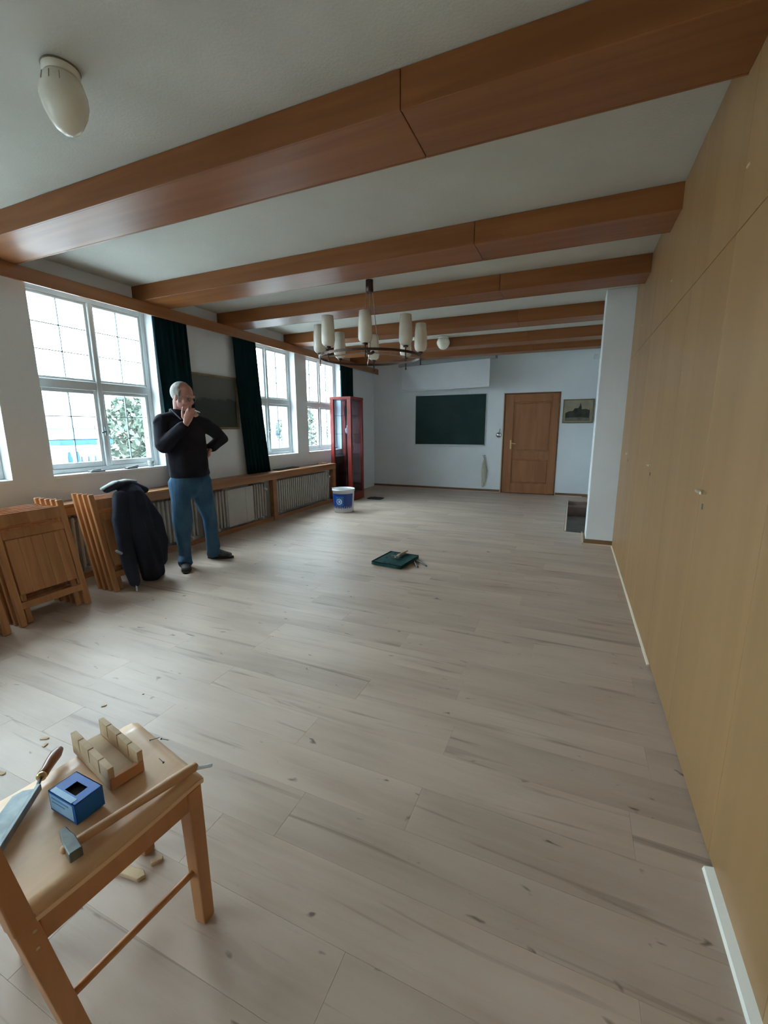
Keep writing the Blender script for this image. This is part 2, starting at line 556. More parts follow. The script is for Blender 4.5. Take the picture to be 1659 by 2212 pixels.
while y < L_:
    y1 = min(y + PW, L_)
    x = -PL * offs[row]
    # lengths of a row, clipped at the walls and at the cut-out
    while x < 4.72:
        xa, xb = max(x, 0.0), min(x + PL, 4.72)
        if y1 > PY0 + 0.001 and y < PY1 - 0.001:
            if xb > PX0:
                xb = PX0
        if xb - xa > 0.02:
            plank(xa, xb, y, y1)
        x += PL
    y += PW
    row += 1
b = BM()
box(b, 0, 4.72, YF, -0.001, -0.012, 0.0)
obj('floor_boards', b, M['floor'], floor, kind='stuff')

# recess in the floor beside the pillar, with a lower step
rc = thing('trim_1', 'dark brown step-down recess cut into the floor beside the white pillar', 'recess', kind='structure')
b = BM(); box(b, PX0, 4.60, PY0, 8.30, -0.42, -0.22); obj('pit_floor', b, M['pitgrey'], rc)
b = BM(); box(b, PX0 + .001, 4.60, 8.22, PY1, -0.34, -0.06); obj('step', b, M['pitwood'], rc)
b = BM(); box(b, PX0 - .02, PX0 + .004, PY0, PY1, -0.42, 0.001); box(b, PX0, 4.60, PY1 - .004, PY1 + .02, -0.42, 0.001); obj('lining_board', b, M['pitwood'], rc)
b = BM(); box(b, PX0 - .014, PX0 + .006, PY0 - .01, PY1, -0.004, 0.004); box(b, PX0, 4.44, PY1, PY1 + .014, -0.004, 0.004); obj('edge_strip', b, M['trimpale'], rc)

# ceiling
b = BM(); box(b, -0.3, 5.4, YF - .2, L_ + 0.2, H, H + 0.15)
obj('ceiling', b, M['ceiling'], label='off-white plastered ceiling above the wooden beams', cat='ceiling', kind='structure')

# left wall with six window openings
b = BM()
edges = [YF - .2]
for a, c in WINS:
    edges += [a, c]
edges.append(L_ + 0.2)
for i in range(0, len(edges), 2):
    box(b, -0.30, 0, edges[i], edges[i + 1], -0.4, H)
for a, c in WINS:
    box(b, -0.30, 0, a, c, -0.4, ZS)
    box(b, -0.30, 0, a, c, ZT, H)
obj('wall_left', b, M['wall'], label='white plastered window wall of the hall', cat='wall', kind='structure')
b = BM(); box(b, 0, 2.885, L_, L_ + .2, -0.4, H); box(b, 3.936, 5.4, L_, L_ + .2, -0.4, H); box(b, 2.885, 3.936, L_, L_ + .2, 2.0, H)
obj('wall_back', b, M['wall'], label='white plastered end wall with the chalkboard', cat='wall', kind='structure')
b = BM(); box(b, 4.54, 4.80, 5.7, L_, -0.42, H); box(b, 5.30, 5.4, YF, 5.7, -0.4, H)
obj('wall_right', b, M['wall'], label='white plastered wall behind the pillar', cat='wall', kind='structure')
b = BM(); box(b, -0.3, 5.4, YF - .2, YF, -0.4, H)
obj('wall_front', b, M['wall'], label='plain white wall behind the photographer', cat='wall', kind='structure')
b = BM(); box(b, 4.42, 4.72, 5.40, 5.72, 0, H, 0.006)
obj('pillar', b, M['wall'], label='white plastered pillar at the end of the wardrobe wall', cat='pillar', kind='structure')
b = BM(); box(b, 4.44, 4.545, 8.5, L_, 2.55, H)
obj('trim_2', b, M['wall'], label='small white boxed corner under the ceiling by the picture', cat='trim', kind='structure')

# baseboards
b = BM(); box(b, 0.0, 2.87, L_ - .018, L_, 0, 0.055, 0.003); box(b, 3.95, 4.54, L_ - .018, L_, 0, 0.055, 0.003)
bb_ = obj('baseboard_back', b, M['basewood'], label='dark brown baseboard of the end wall', cat='baseboard', kind='structure')
b = BM(); box(b, 0.0, 2.87, L_ - .03, L_ - .018, 0, 0.012); box(b, 3.95, 4.44, L_ - .03, L_ - .018, 0, 0.012)
obj('quarter_strip', b, M['trimpale'], bb_)
b = BM(); box(b, 4.402, 4.42, 5.38, 5.72, 0, 0.06, 0.003); box(b, 4.402, 4.70, 5.382, 5.40, 0, 0.06, 0.003)
pb = obj('baseboard_pillar', b, M['basewood'], label='brown baseboard with pale strip around the white pillar', cat='baseboard', kind='structure')
b = BM(); box(b, 4.388, 4.402, 5.368, 5.99, 0, 0.014); box(b, 4.388, 4.70, 5.368, 5.382, 0, 0.014)
obj('quarter_strip', b, M['trimpale'], pb)
b = BM(); box(b, 4.522, 4.54, 5.73, L_ - .02, 0, 0.055, 0.003)
obj('baseboard_right', b, M['basewood'], label='brown baseboard of the wall behind the pillar', cat='baseboard', kind='structure')

# white strips along the wardrobe foot
b = BM(); prism(b, [(4.70, 0), (4.689, 0), (4.690, 0.007), (4.70, 0.011)], 'y', 2.66, 5.38)
obj('trim_3', b, M['striplight'], label='pale wooden floor strip along the far wardrobes', cat='trim', kind='structure')
b = BM(); prism(b, [(4.70, 0), (4.672, 0), (4.676, 0.012), (4.70, 0.018)], 'y', -1.2, 1.395)
obj('trim_4', b, M['trimwhite'], label='loose white floor strip along the wardrobe nearest the viewer', cat='trim', kind='structure')

# beams: boxed-in with veneered boards, jointed at x = 3.47
J = 3.47
BEAMS = [(1.885, 0.352, 'nearest the viewer, with an open joint'), (3.306, 0.352, 'second from the viewer'), (4.46, 0.33, 'third from the viewer, just behind the chandelier rod'),
         (5.835, 0.31, 'ending on the white pillar side, fourth from the viewer'), (7.12, 0.31, 'fifth from the viewer, behind the small ceiling lamp'), (8.02, 0.25, 'sixth and last, close to the projection screen')]
for i, (yb, wb, txt) in enumerate(BEAMS):
    x1 = 4.70 if i < 3 else 4.545
    be = thing('ceiling_beam', 'boxed brown wooden ceiling beam ' + txt, 'beam', kind='structure')
    b = BM(); box(b, 0.0, x1, yb + .012, yb + wb - .012, HB + .012, H); obj('core', b, M['black'], be)
    for xa, xb in ((0.0, J - .002), (J + .002, x1)):
        b = BM(); box(b, xa, xb, yb, yb + .012, HB - (0.002 if xa else 0), H - .002, 0.0015); obj('fascia_board', b, M['beam'], be)
        b = BM(); box(b, xa, xb, yb + wb - .012, yb + wb, HB, H - .002, 0.0015); obj('fascia_board', b, M['beam'], be)
        b = BM(); box(b, xa, xb, yb + .013, yb + wb - .013, HB + .001, HB + .013, 0.0015); obj('soffit_board', b, M['beam'], be)
for yb in (-0.2, -1.5, -2.8):
    b = BM(); box(b, 0, 4.70, yb, yb + .34, HB, H)
    obj('ceiling_beam', b, M['beam'], label='boxed brown wooden ceiling beam behind the photographer', cat='beam', kind='structure', group='beams behind the photographer')

# pelmet board along the window wall
b = BM(); box(b, 0.10, 0.12, YF, L_, 2.49, HB, 0.002)
pe = obj('trim_5', b, M['pelmet'], label='long brown wooden pelmet board above the windows', cat='pelmet', kind='structure')
b = BM(); box(b, 0.0, 0.10, YF, L_, HB - .015, HB); obj('top_board', b, M['pelmet'], pe)

# ------------------------------------------------------------------ windows
FX0, FX1 = -0.18, -0.115
def window(idx, ya, yb, label):
    w = thing('window_%d' % idx, label, 'window', kind='structure')
    ym = (ya + yb) / 2
    fr = 0.048
    zt = 1.745
    b = BM()
    box(b, FX0, FX1, ya, ya + fr, ZS + .03, ZT, .004); box(b, FX0, FX1, yb - fr, yb, ZS + .03, ZT, .004)
    box(b, FX0, FX1, ya + fr, yb - fr, ZT - .05, ZT, .004); box(b, FX0, FX1, ya + fr, yb - fr, ZS + .03, ZS + .07, .004)
    obj('frame', b, M['frame'], w)
    b = BM(); box(b, FX0 - .005, FX1 + .012, ym - .024, ym + .024, ZS + .07, ZT - .05, .005); obj('mullion', b, M['frame'], w)
    b = BM(); box(b, FX0 - .003, FX1 + .006, ya + fr, ym - .024, zt - .042, zt + .042, .005); box(b, FX0 - .003, FX1 + .006, ym + .024, yb - fr, zt - .042, zt + .042, .005); obj('transom', b, M['frame'], w)
    b = BM(); box(b, -0.30, 0.012, ya + .001, yb - .001, ZS, ZS + .028, .004); obj('window_sill', b, M['sill'], w)
    for a, c in ((ya + fr, ym - .024), (ym + .024, yb - fr)):
        for z0, z1 in ((ZS + .07, zt - .042), (zt + .042, ZT - .05)):
            s = 0.030 if z0 < 1.2 else 0.022
            bt = s + (0.022 if z0 < 1.2 else 0)
            b = BM()
            box(b, FX0 + .012, FX1 - .012, a, a + s, z0, z1, .003); box(b, FX0 + .012, FX1 - .012, c - s, c, z0, z1, .003)
            box(b, FX0 + .012, FX1 - .012, a + s, c - s, z0, z0 + bt, .003); box(b, FX0 + .012, FX1 - .012, a + s, c - s, z1 - s, z1, .003)
            sa = obj('sash', b, M['frame'], w)
            b = BM(); box(b, -0.150, -0.146, a + s, c - s, z0 + bt, z1 - s); obj('pane', b, M['glass'], sa)
            b = BM()
            mid = (a + c) / 2
            box(b, -0.158, -0.138, mid - .003, mid + .003, z0 + bt, z1 - s)
            for k in (1, 2):
                zz = z0 + bt + (z1 - s - z0 - bt) * k / 3
                box(b, -0.157, -0.139, a + s, c - s, zz - .003, zz + .003)
            obj('glazing_bar', b, M['lead'], sa)
    # casement latch on the mullion
    b = BM(); box(b, FX1 + .01, FX1 + .03, ym - .008, ym + .008, 1.27, 1.36, .003); bar(b, (FX1 + .03, ym, 1.315), (FX1 + .03, ym - .05, 1.30), .012, .012)
    obj('latch', b, M['steel'], w)
    return w
WL = ['window farthest behind the photographer', 'window behind the photographer', 'white framed window cut off by the picture edge beside the folding chairs',
      'white framed window with leaded panes behind the standing man', 'narrow looking white framed window just right of the second dark green curtain', 'white framed window half hidden by the red display cabinet']
for i, (a, c) in enumerate(WINS):
    window(i + 1, a, c, WL[i])

# ------------------------------------------------------------------ door
b = BM(); box(b, 2.6, 4.2, L_ + .2, L_ + .3, -.4, 2.3); obj('light_leak_slab', b, M['wall'], label='unseen slab added behind the closed door to stop a light leak', cat='wall', kind='structure')  # unseen slab, added to keep sky light from leaking past the door edge
d = thing('door_1', 'brown veneered door with two panels beside the chalkboard', 'door', kind='structure')
D0, D1, DT = 2.885, 3.936, 2.0
b = BM(); box(b, D0, D0 + .018, L_ - .012, L_ + .10, 0, DT, .002); box(b, D1 - .018, D1, L_ - .012, L_ + .10, 0, DT, .002); box(b, D0 + .018, D1 - .018, L_ - .012, L_ + .10, DT - .018, DT, .002)
obj('door_frame', b, M['basewood'], d)
b = BM(); box(b, D0 - .014, D0, L_ - .014, L_ + .001, 0, DT + .01); obj('edge_strip', b, M['trimpale'], d)
x0, x1 = D0 + .022, D1 - .022
b = BM(); box(b, x0, x1, L_ + .02, L_ + .05, .008, DT - .022, .002)
lf = obj('door_leaf', b, M['doorwood'], d)
b = BM()
box(b, x0, x0 + .17, L_ + .003, L_ + .02, .008, DT - .022, .003); box(b, x1 - .12, x1, L_ + .003, L_ + .02, .008, DT - .022, .003)
for za, zb in ((.008, .21), (.70, .86), (1.82, DT - .022)):
    box(b, x0 + .17, x1 - .12, L_ + .003, L_ + .02, za, zb, .003)
obj('raised_frame', b, M['doorwood'], lf)
for za, zb in ((.235, .675), (.885, 1.795)):
    b = BM(); box(b, x0 + .20, x1 - .15, L_ + .008, L_ + .02, za, zb, .006); obj('panel', b, M['doorwood'], lf)
b = BM()
box(b, 3.032, 3.062, L_ - .006, L_ + .003, 0.90, 1.08, .003)
lathe(b, [(.011, 0), (.011, .045)], 12, (3.047, L_, 1.02), (0, -1, 0))
bar(b, (3.047, L_ - .048, 1.02), (3.15, L_ - .045, 1.005), .016, .018, bev=.004)
obj('door_handle', b, M['brass'], d)

# ------------------------------------------------------------------ wardrobes on the right
UN = [(4.08, 5.398, 'farthest built-in wardrobe of veneered doors, next to the white pillar'), (2.76, 4.08, 'second built-in wardrobe from the white pillar, with a pale pull'),
      (1.45, 2.76, 'built-in wardrobe with the largest pale pull and keyhole, third from the pillar'), (0.13, 1.45, 'built-in wardrobe nearest the viewer, right of the dark seam'), (-1.2, 0.13, 'built-in wardrobe behind the photographer')]
XW = 4.70
for a, c, lab in UN:
    w = thing('wardrobe', lab, 'wardrobe', (XW, a, 0), group='built-in wardrobes of the right wall')
    n = c - a
    b = BM(); box(b, 0.024, 0.58, 0.001, n - .001, 0.0, 2.745); obj('carcass', b, M['black'], w)
    mid = n / 2 if a > 0.5 or a < 0 else 1.015 - a
    for k, (ya, yb) in enumerate(((0.0009, mid - .0004), (mid + .0004, n - .0009))):
        zb = 0.006 + 0.005 * ((k + int(a * 3)) % 2)
        b = BM(); box(b, 0.0, 0.022, ya, yb, zb, 2.030, .0012); dl = obj('door', b, M['wardrobe'], w)
        b = BM(); box(b, 0.0, 0.022, ya, yb, 2.0335, 2.745, .0012); du = obj('upper_door', b, M['wardrobe'], w)
        if k == 0:
            b = BM(); box(b, -0.022, -0.012, mid - .085, mid - .005, 1.080, 1.094, .003); box(b, -0.014, 0.001, mid - .078, mid - .064, 1.081, 1.093); box(b, -0.014, 0.001, mid - .026, mid - .012, 1.081, 1.093)
            obj('pull', b, M['pull'], dl)
            b = BM(); box(b, -0.003, 0.001, mid - .060, mid - .048, 1.018, 1.040, .001); obj('keyhole', b, M['darksteel'], dl)
            b = BM(); box(b, -0.004, 0.001, mid - .055, mid - .025, 2.228, 2.236, .001); obj('upper_pull', b, M['pull'], du)

# ------------------------------------------------------------------ radiator casing and radiators
ca = thing('radiator_casing', 'long brown wooden radiator shelf under the windows', 'shelf')
YA, YB = -3.0, 6.92
b = BM(); box(b, 0.0, 0.25, YA, YB, 0.672, 0.702, .004); obj('shelf_board', b, M['casing'], ca)
b = BM(); box(b, 0.222, 0.245, YA, YB, 0.60, 0.672, .003); obj('apron', b, M['casing'], ca)
b = BM(); box(b, 0.200, 0.225, YA, YB, 0.0, 0.055, .003); obj('kick_board', b, M['casing'], ca)
for yp in (-1.2, 0.7, 2.22, 3.84, 5.125, 6.86):
    b = BM(); box(b, 0.17, 0.243, yp - .045, yp + .045, 0.0, 0.672, .003); obj('post', b, M['casing'], ca)
bw = BM(); box(bw, 0.0, 0.012, YA, YB, 0.0, 0.67); obj('back_panel', bw, M['wall'], ca)

ribm = BM()
box(ribm, -0.055, 0.055, -0.0135, 0.0135, 0.0, 0.49, .009)
rib_mesh = mesh_of(ribm, 'rib'); rib_mesh.materials.append(M['radiator'])
def radiator(ya, yb, label, plate=None):
    r = thing('radiator', label, 'radiator', (0.12, ya, 0.075), group='ribbed radiators under the windows')
    n = int((yb - ya) / 0.055)
    for k in range(n):
        yy = 0.02 + k * 0.055
        if plate and plate[0] < yy < plate[1]:
            continue
        o = obj('rib', rib_mesh, M['radiator'], r); o.location = (0, yy, 0)
    b = BM(); lathe(b, [(.016, 0), (.016, n * .055 - .03)], 10, (0, .02, .04), (0, 1, 0)); lathe(b, [(.016, 0), (.016, n * .055 - .03)], 10, (0, .02, .45), (0, 1, 0)); obj('header_pipe', b, M['radiator'], r)
    for yy in (0.10, n * .055 - .14):
        b = BM(); box(b, -.02, .075, yy, yy + .03, -.075, 0.01, .003); obj('foot', b, M['frame'], r)
    if plate:
        b = BM()
        mid = plate[0] + (plate[1] - plate[0]) * .68
        box(b, .050, .064, plate[0], mid, -.005, .485, .004); box(b, .046, .058, mid + .003, plate[1], -.005, .485, .004)
        obj('cover_plate', b, M['radiator'], r)
    b = BM(); lathe(b, [(.018, 0), (.018, .035), (.012, .045)], 12, (0.055, n * .055 - .05, .40), (1, 0, 0)); obj('valve_knob', b, M['pail'], r)
    return r
radiator(2.32, 3.78, 'ribbed cream radiator behind the navy coat')
radiator(3.92, 5.05, 'ribbed cream radiator with a flat cover plate, right of the man', (0.30, 0.80))
radiator(5.20, 6.80, 'long ribbed cream radiator beside the white bucket')
radiator(0.78, 2.15, 'ribbed cream radiator behind the folding chairs')

# things lying on shelf and sills
b = BM(); box(b, -.06, .06, -.27, .27, 0, .014, .003); obj('dark_folder', b, M['matdark'], label='flat dark folder lying on the radiator shelf right of the curtain', cat='folder', loc=(0.065, 5.66, .702))
b = BM(); box(b, -.06, .06, -.10, .10, 0, .012, .002); box(b, -.05, .05, -.08, .08, .012, .022, .002); obj('papers', b, M['redwood'], label='small reddish booklet on the radiator shelf by the red cabinet', cat='booklet', loc=(0.10, 6.70, .702))
b = BM(); lathe(b, [(.022, 0), (.026, .002), (.033, .065), (.030, .065), (.024, .008)], 16)
cu = obj('sill_cup', b, M['casegrey'], label='small grey striped pot on the window sill beside the man', cat='pot', loc=(-.055, 3.36, ZS + .028))
b = BM()
for z in (.015, .032, .049):
    lathe(b, [(.0265 + z * .12, z), (.0285 + z * .12, z + .003), (.027 + z * .12, z + .006)], 16)
obj('stripe', b, M['frame'], cu)
b = BM(); box(b, -.03, .03, -.07, .07, 0, .014, .004); box(b, -.012, .012, -.04, .04, .014, .024, .003); obj('sill_wedge', b, M['darksteel'], label='dark metal stay lying on the window sill below the mullion', cat='window stay', loc=(-.025, 2.735, ZS + .028))
b = BM(); box(b, -.025, .025, -.06, .06, 0, .016, .004); bar(b, (0, -.06, .010), (0, .08, .024), .012, .012); obj('sill_wedge', b, M['darksteel'], label='dark metal stay lying on the sill near the striped pot', cat='window stay', loc=(-.025, 3.10, ZS + .028))

# ------------------------------------------------------------------ curtains
def curtain(ya, yb, yat, ybt, zb, label, ph):
    b = BM()
    nu, nv = 64, 14
    g = []
    for j in range(nv + 1):
        t = j / nv
        z = zb + (2.585 - zb) * t
        r = []
        for i in range(nu + 1):
            u = i / nu
            yy = (ya + (yb - ya) * u) * (1 - t) + (yat + (ybt - yat) * u) * t
            xx = 0.070 + 0.028 * math.sin(u * 2 * PI * 6 + ph + 0.5 * math.sin(t * 3)) * (0.75 + .25 * (1 - t)) + 0.008 * math.sin(u * 40 + t * 5)
            r.append(b.verts.new((xx, yy, z)))
        g.append(r)
    for j in range(nv):
        for i in range(nu):
            f = b.faces.new((g[j][i], g[j][i + 1], g[j + 1][i + 1], g[j + 1][i])); f.smooth = True
    o = obj('curtain', b, M['curtain'], label=label, cat='curtain', group='dark green curtains')
    s = o.modifiers.new('s', 'SOLIDIFY'); s.thickness = 0.006
    return o
curtain(3.50, 3.95, 3.45, 3.88, 0.706, 'dark green curtain hanging behind the head of the standing man', .3)
curtain(4.76, 5.22, 4.62, 5.04, 0.706, 'dark green curtain hanging right of the landscape picture', 1.4)
curtain(7.56, 8.05, 7.50, 7.95, 0.706, 'dark green curtain behind the red display cabinet', 2.2)

# ------------------------------------------------------------------ picture left, chalkboard, screen, picture right
p = thing('landscape_picture', 'framed dark landscape picture between the green curtains', 'picture', (0.0, 4.325, 1.66))
b = BM()
w2, h2 = .385, .335
box(b, 0.004, .028, -w2, w2, h2 - .028, h2, .003); box(b, 0.004, .028, -w2, w2, -h2, -h2 + .028, .003); box(b, 0.004, .028, -w2, -w2 + .028, -h2 + .028, h2 - .028, .003); box(b, 0.004, .028, w2 - .028, w2, -h2 + .028, h2 - .028, .003)
obj('picture_frame', b, M['gilt'], p)
b = BM(); box(b, 0.004, .016, -w2 + .028, w2 - .028, -h2 + .028, h2 - .028); obj('print', b, M['landscape'], p)

c = thing('chalkboard', 'dark green chalkboard with thin metal frame on the end wall', 'chalkboard', (1.768, L_, 1.487))
w2, h2 = .755, .515
b = BM(); box(b, -w2, w2, -.020, -.002, -h2, h2); obj('writing_surface', b, M['board'], c)
for q in ((-w2 - .012, w2 + .012, h2, h2 + .012), (-w2 - .012, w2 + .012, -h2 - .012, -h2), (-w2 - .012, -w2, -h2, h2), (w2, w2 + .012, -h2, h2)):
    b = BM(); box(b, q[0], q[1], -.026, -.002, q[2], q[3], .002); obj('frame_rail', b, M['alu'], c)
b = BM(); box(b, -w2, w2, -.075, -.026, -h2 - .012, -h2 - .004, .002); box(b, -w2, w2, -.075, -.071, -h2 - .004, -h2 + .008); obj('chalk_tray', b, M['alu'], c)

sr = math.atan2(-0.42, 1.93)
s = thing('projection_screen', 'partly lowered white projection screen with grey case below the last beam', 'screen', (1.72, 8.76, 0), sr)
b = BM(); box(b, -1.06, 1.10, -.055, .055, 2.595, 2.70, .008); obj('case', b, M['casegrey'], s)
b = BM(); box(b, -.985, .985, -.030, -.024, 2.115, 2.60); obj('canvas', b, M['screen'], s)
b = BM(); box(b, -.99, .99, -.042, -.012, 2.088, 2.118, .006); obj('bottom_bar', b, M['screen'], s)
for xx in (-.9, .9):
    b = BM(); box(b, xx - .02, xx + .02, -.02, .02, 2.70, H, .002); obj('bracket', b, M['alu'], s)

p = thing('church_picture', 'small beige picture of a dark church skyline right of the door', 'picture', (4.252, L_, 1.627))
w2, h2 = .268, .222
b = BM(); box(b, -w2, w2, -.016, -.002, -h2, h2); obj('sheet', b, M['paper'], p)
b = BM()
for q in ((-w2, w2, h2 - .022, h2), (-w2, w2, -h2, -h2 + .022), (-w2, -w2 + .022, -h2 + .022, h2 - .022), (w2 - .022, w2, -h2 + .022, h2 - .022)):
    box(b, q[0], q[1], -.026, -.002, q[2], q[3], .003)
obj('picture_frame', b, M['gilt'], p)
b = BM(); prism(b, [(-.22, -.17), (.20, -.17), (.20, .02), (.13, .04), (.06, .035), (.055, .08), (.035, .16), (.018, .09), (.0, .06), (-.06, .055), (-.09, .01), (-.16, .0), (-.22, -.03)], 'y', -.0175, -.0155)
obj('skyline', b, M['inkdark'], p)
b = BM(); prism(b, [(-.22, -.18), (.21, -.18), (.21, -.13), (.05, -.11), (-.22, -.12)], 'y', -.0185, -.0170); obj('foreground_strip', b, M['inkmid'], p)

# round tin bell on hook and cream cloth
t = thing('wall_bell', 'small round shiny bell on a hook left of the door handle', 'bell', (2.806, L_, 1.18))
b = BM(); lathe(b, [(.005, 0), (.05, .004), (.056, .02), (.048, .035), (.02, .05), (.006, .052)], 20, (0, -.002, 0), (0, -1, 0)); obj('dome', b, M['chrome'], t)
b = BM(); bar(b, (.004, -.008, .05), (.018, -.008, .125), .010, .010, (0, 1, 0)); obj('hook', b, M['darksteel'], t)
b = BM()
chain(b, [((0.0, -.03, .62), .008), ((.0, -.03, .56), .014), ((-.006, -.035, .46), .034, .022), ((.004, -.04, .34), .052, .030), ((.0, -.04, .22), .048, .030), ((-.004, -.035, .10), .036, .024), ((-.008, -.03, .0), .022, .014)], 18, side=(1, 0, 0))
for v in b.verts:
    a = math.atan2(v.co.y + .035, v.co.x)
    v.co.x *= 1 + .22 * math.sin(a * 5 + v.co.z * 6)
t = obj('hanging_cloth', b, M['cream'], label='narrow cream cloth hanging on the wall below the chalkboard corner', cat='cloth', loc=(2.535, L_, .11))
b = BM(); bar(b, (0, 0, .655), (-.0, -.045, .640), .010, .010); bar(b, (0, -.04, .60), (-.03, -.045, .66), .008, .008); obj('hook', b, M['darksteel'], t)

# ------------------------------------------------------------------ red display cabinet, bucket, mat
CB = (0.10, 7.0, 0.0)
cw, cd, ch = .43, .50, 1.885
t = thing('display_cabinet', 'tall red glass display cabinet in the far window corner', 'cabinet', CB)
b = BM(); box(b, 0, cw, 0, cd, 0, .14, .004); obj('base', b, M['red'], t)
b = BM(); box(b, -.004, cw + .004, -.004, cd + .004, ch - .045, ch, .004); obj('top', b, M['red'], t)
for xx in (0, cw - .075):
    for yy in (0, cd - .045):
        b = BM(); box(b, xx, xx + .075, yy, yy + .045, .14, ch - .045, .004); obj('corner_post', b, M['red'], t)
b = BM(); box(b, .075, cw - .075, cd - .03, cd - .015, .14, ch - .045); obj('back_panel', b, M['redback'], t)
b = BM(); box(b, .012, .022, .045, cd - .045, .14, .80); obj('side_panel', b, M['redback'], t)
for q in ((.075, cw - .075, .020, .025),):
    b = BM(); box(b, q[0], q[1], q[2], q[3], .14, ch - .045); obj('pane', b, M['caseglass'], t)
for q in ((.024, .029, .045, cd - .045), (cw - .025, cw - .020, .045, cd - .045)):
    b = BM(); box(b, q[0], q[1], q[2], q[3], .14, ch - .045); obj('pane', b, M['caseglass'], t)
for z in (.48, .85, 1.22, 1.55):
    b = BM(); box(b, .03, cw - .03, .03, cd - .03, z, z + .008); obj('shelf', b, M['caseglass'], t)
b = BM(); box(b, cw, cw + .012, .07, .085, .93, 1.0, .002); obj('lock', b, M['chrome'], t)
b = BM(); lathe(b, [(.03, 0), (.045, .03), (.05, .09), (.02, .12), (.025, .15), (.012, .16)], 16); obj('vase', b, M['screen'], label='small pale vase standing inside the red display cabinet', cat='vase', loc=(.33, 7.25, 1.228))
b = BM(); box(b, -.05, .05, -.06, .06, 0, .17, .004); box(b, -.035, .035, -.061, -.058, .03, .14); obj('small_box', b, M['matdark'], label='small dark box on the upper shelf in the red cabinet', cat='box', loc=(.34, 7.26, 1.558))

t = thing('paint_bucket', 'white plastic bucket with a blue label in front of the red cabinet', 'bucket', (.845, 6.10, 0))
prof = [(.150, 0), (.156, .006), (.176, .34), (.184, .342), (.186, .372), (.180, .376), (.174, .372), (.168, .34), (.150, .02), (.0, .018)]
b = BM(); lathe(b, prof[:-1], 32); obj('pail', b, M['pail'], t)
def cyl_patch(bm, a0, a1, z0, z1, off, n=14, r0=.150, k=.0765):
    lo, hi = [], []
    for i in range(n + 1):
        a = math.radians(a0 + (a1 - a0) * i / n)
        for z, arr in ((z0, lo), (z1, hi)):
            r = r0 + k * z + off
            arr.append(bm.verts.new((r * math.cos(a), r * math.sin(a), z)))
    for i in range(n):
        bm.faces.new((lo[i], lo[i + 1], hi[i + 1], hi[i])).smooth = True
b = BM(); cyl_patch(b, -170, -6, .036, .305, .004, 24); obj('label_band', b, M['labelblue'], t)
b = BM(); cyl_patch(b, -108, -62, .11, .265, .0055, 10); obj('label_square', b, M['labelmid'], t)
b = BM()
cen = math.radians(-82)
def on_pail(u, z, off):
    r = .150 + .0765 * z + off
    a = cen + u / r
    return Vector((r * math.cos(a), r * math.sin(a), z))
def ring_patch(bm, cu_, cz_, r0, r1, off, n=24, sx=1.0, a0=0, a1=360):
    A, B = [], []
    for i in range(n + 1):
        a = math.radians(a0 + (a1 - a0) * i / n)
        A.append(bm.verts.new(on_pail(cu_ + r0 * sx * math.cos(a), cz_ + r0 * math.sin(a), off)))
        B.append(bm.verts.new(on_pail(cu_ + r1 * sx * math.cos(a), cz_ + r1 * math.sin(a), off)))
    for i in range(n):
        bm.faces.new((A[i], A[i + 1], B[i + 1], B[i]))
ring_patch(b, -.012, .18, .038, .048, .007)
ring_patch(b, -.012, .18, .0, .024, .007, 16, .6)
ring_patch(b, -.012, .18, .026, .036, .007, 10, 1.0, -60, 60)
obj('emblem', b, M['white'], t)
b = BM(); chain(b, [((-.186, 0, .355), .004), ((-.17, -.07, .385), .004), ((-.10, -.15, .392), .004), ((0, -.19, .392), .004), ((.10, -.15, .392), .004), ((.17, -.07, .385), .004), ((.186, 0, .355), .004)], 8); obj('bail_handle', b, M['alu'], t)
b = BM(); lathe(b, [(.0, .30), (.171, .30), (.171, .303)], 24); obj('contents', b, M['darksteel'], t)
b = BM(); box(b, -.13, .15, -.09, .09, 0, .02, .006); box(b, -.05, .13, -.05, .05, .02, .032, .006)
obj('floor_mat', b, M['matdark'], label='dark folded rag on the floor right of the red cabinet', cat='rag', loc=(.80, 7.42, 0))

# ------------------------------------------------------------------ chandelier
RC = Vector((2.275, 4.12, 0))
t = thing('chandelier', 'ring chandelier with eight cream glass tubes hanging between the beams', 'chandelier', (RC.x, RC.y, H))
b = BM(); lathe(b, [(.036, 0), (.038, -.105), (.030, -.112), (.0, -.113)][:3], 20); obj('canopy', b, M['bronze'], t)
ZR = 2.03 - H
R_ = .505
b = BM()
n = 56
rg = []
for i in range(n):
    a = 2 * PI * i / n
    c_ = Vector((math.cos(a), math.sin(a), 0))
    rg.append([b.verts.new(c_ * (R_ + dx) + Vector((0, 0, ZR + dz))) for dx, dz in ((-.006, -.011), (.006, -.011), (.006, .011), (-.006, .011))])
for i in range(n):
    for k in range(4):
        b.faces.new((rg[i][k], rg[(i + 1) % n][k], rg[(i + 1) % n][(k + 1) % 4], rg[i][(k + 1) % 4]))
obj('ring', b, M['bronze'], t)
b = BM(); lathe(b, [(.02, ZR + .03), (.045, ZR + .045), (.045, ZR + .06), (.02, ZR + .08)], 16); obj('hub', b, M['bronze'], t)
for k in range(4):
    a = k * PI / 2 + .5
    v = Vector((math.cos(a), math.sin(a), 0))
    b = BM(); bar(b, v * .04 + Vector((0, 0, ZR + .05)), v * (R_ - .005) + Vector((0, 0, ZR)), .007, .012); obj('spoke', b, M['wirepale'], t)
    b = BM(); bar(b, v * .030 + Vector((0, 0, -.105)), v * .085 + Vector((0, 0, ZR + .05)), .006, .006); obj('cord', b, M['wirepale'], t)
lampm = BM(); lathe(lampm, [(.012, .0), (.038, .004), (.056, .022), (.063, .055), (.061, .15), (.052, .265), (.048, .265), (.056, .15), (.058, .055), (.050, .026), (.012, .010)], 24)
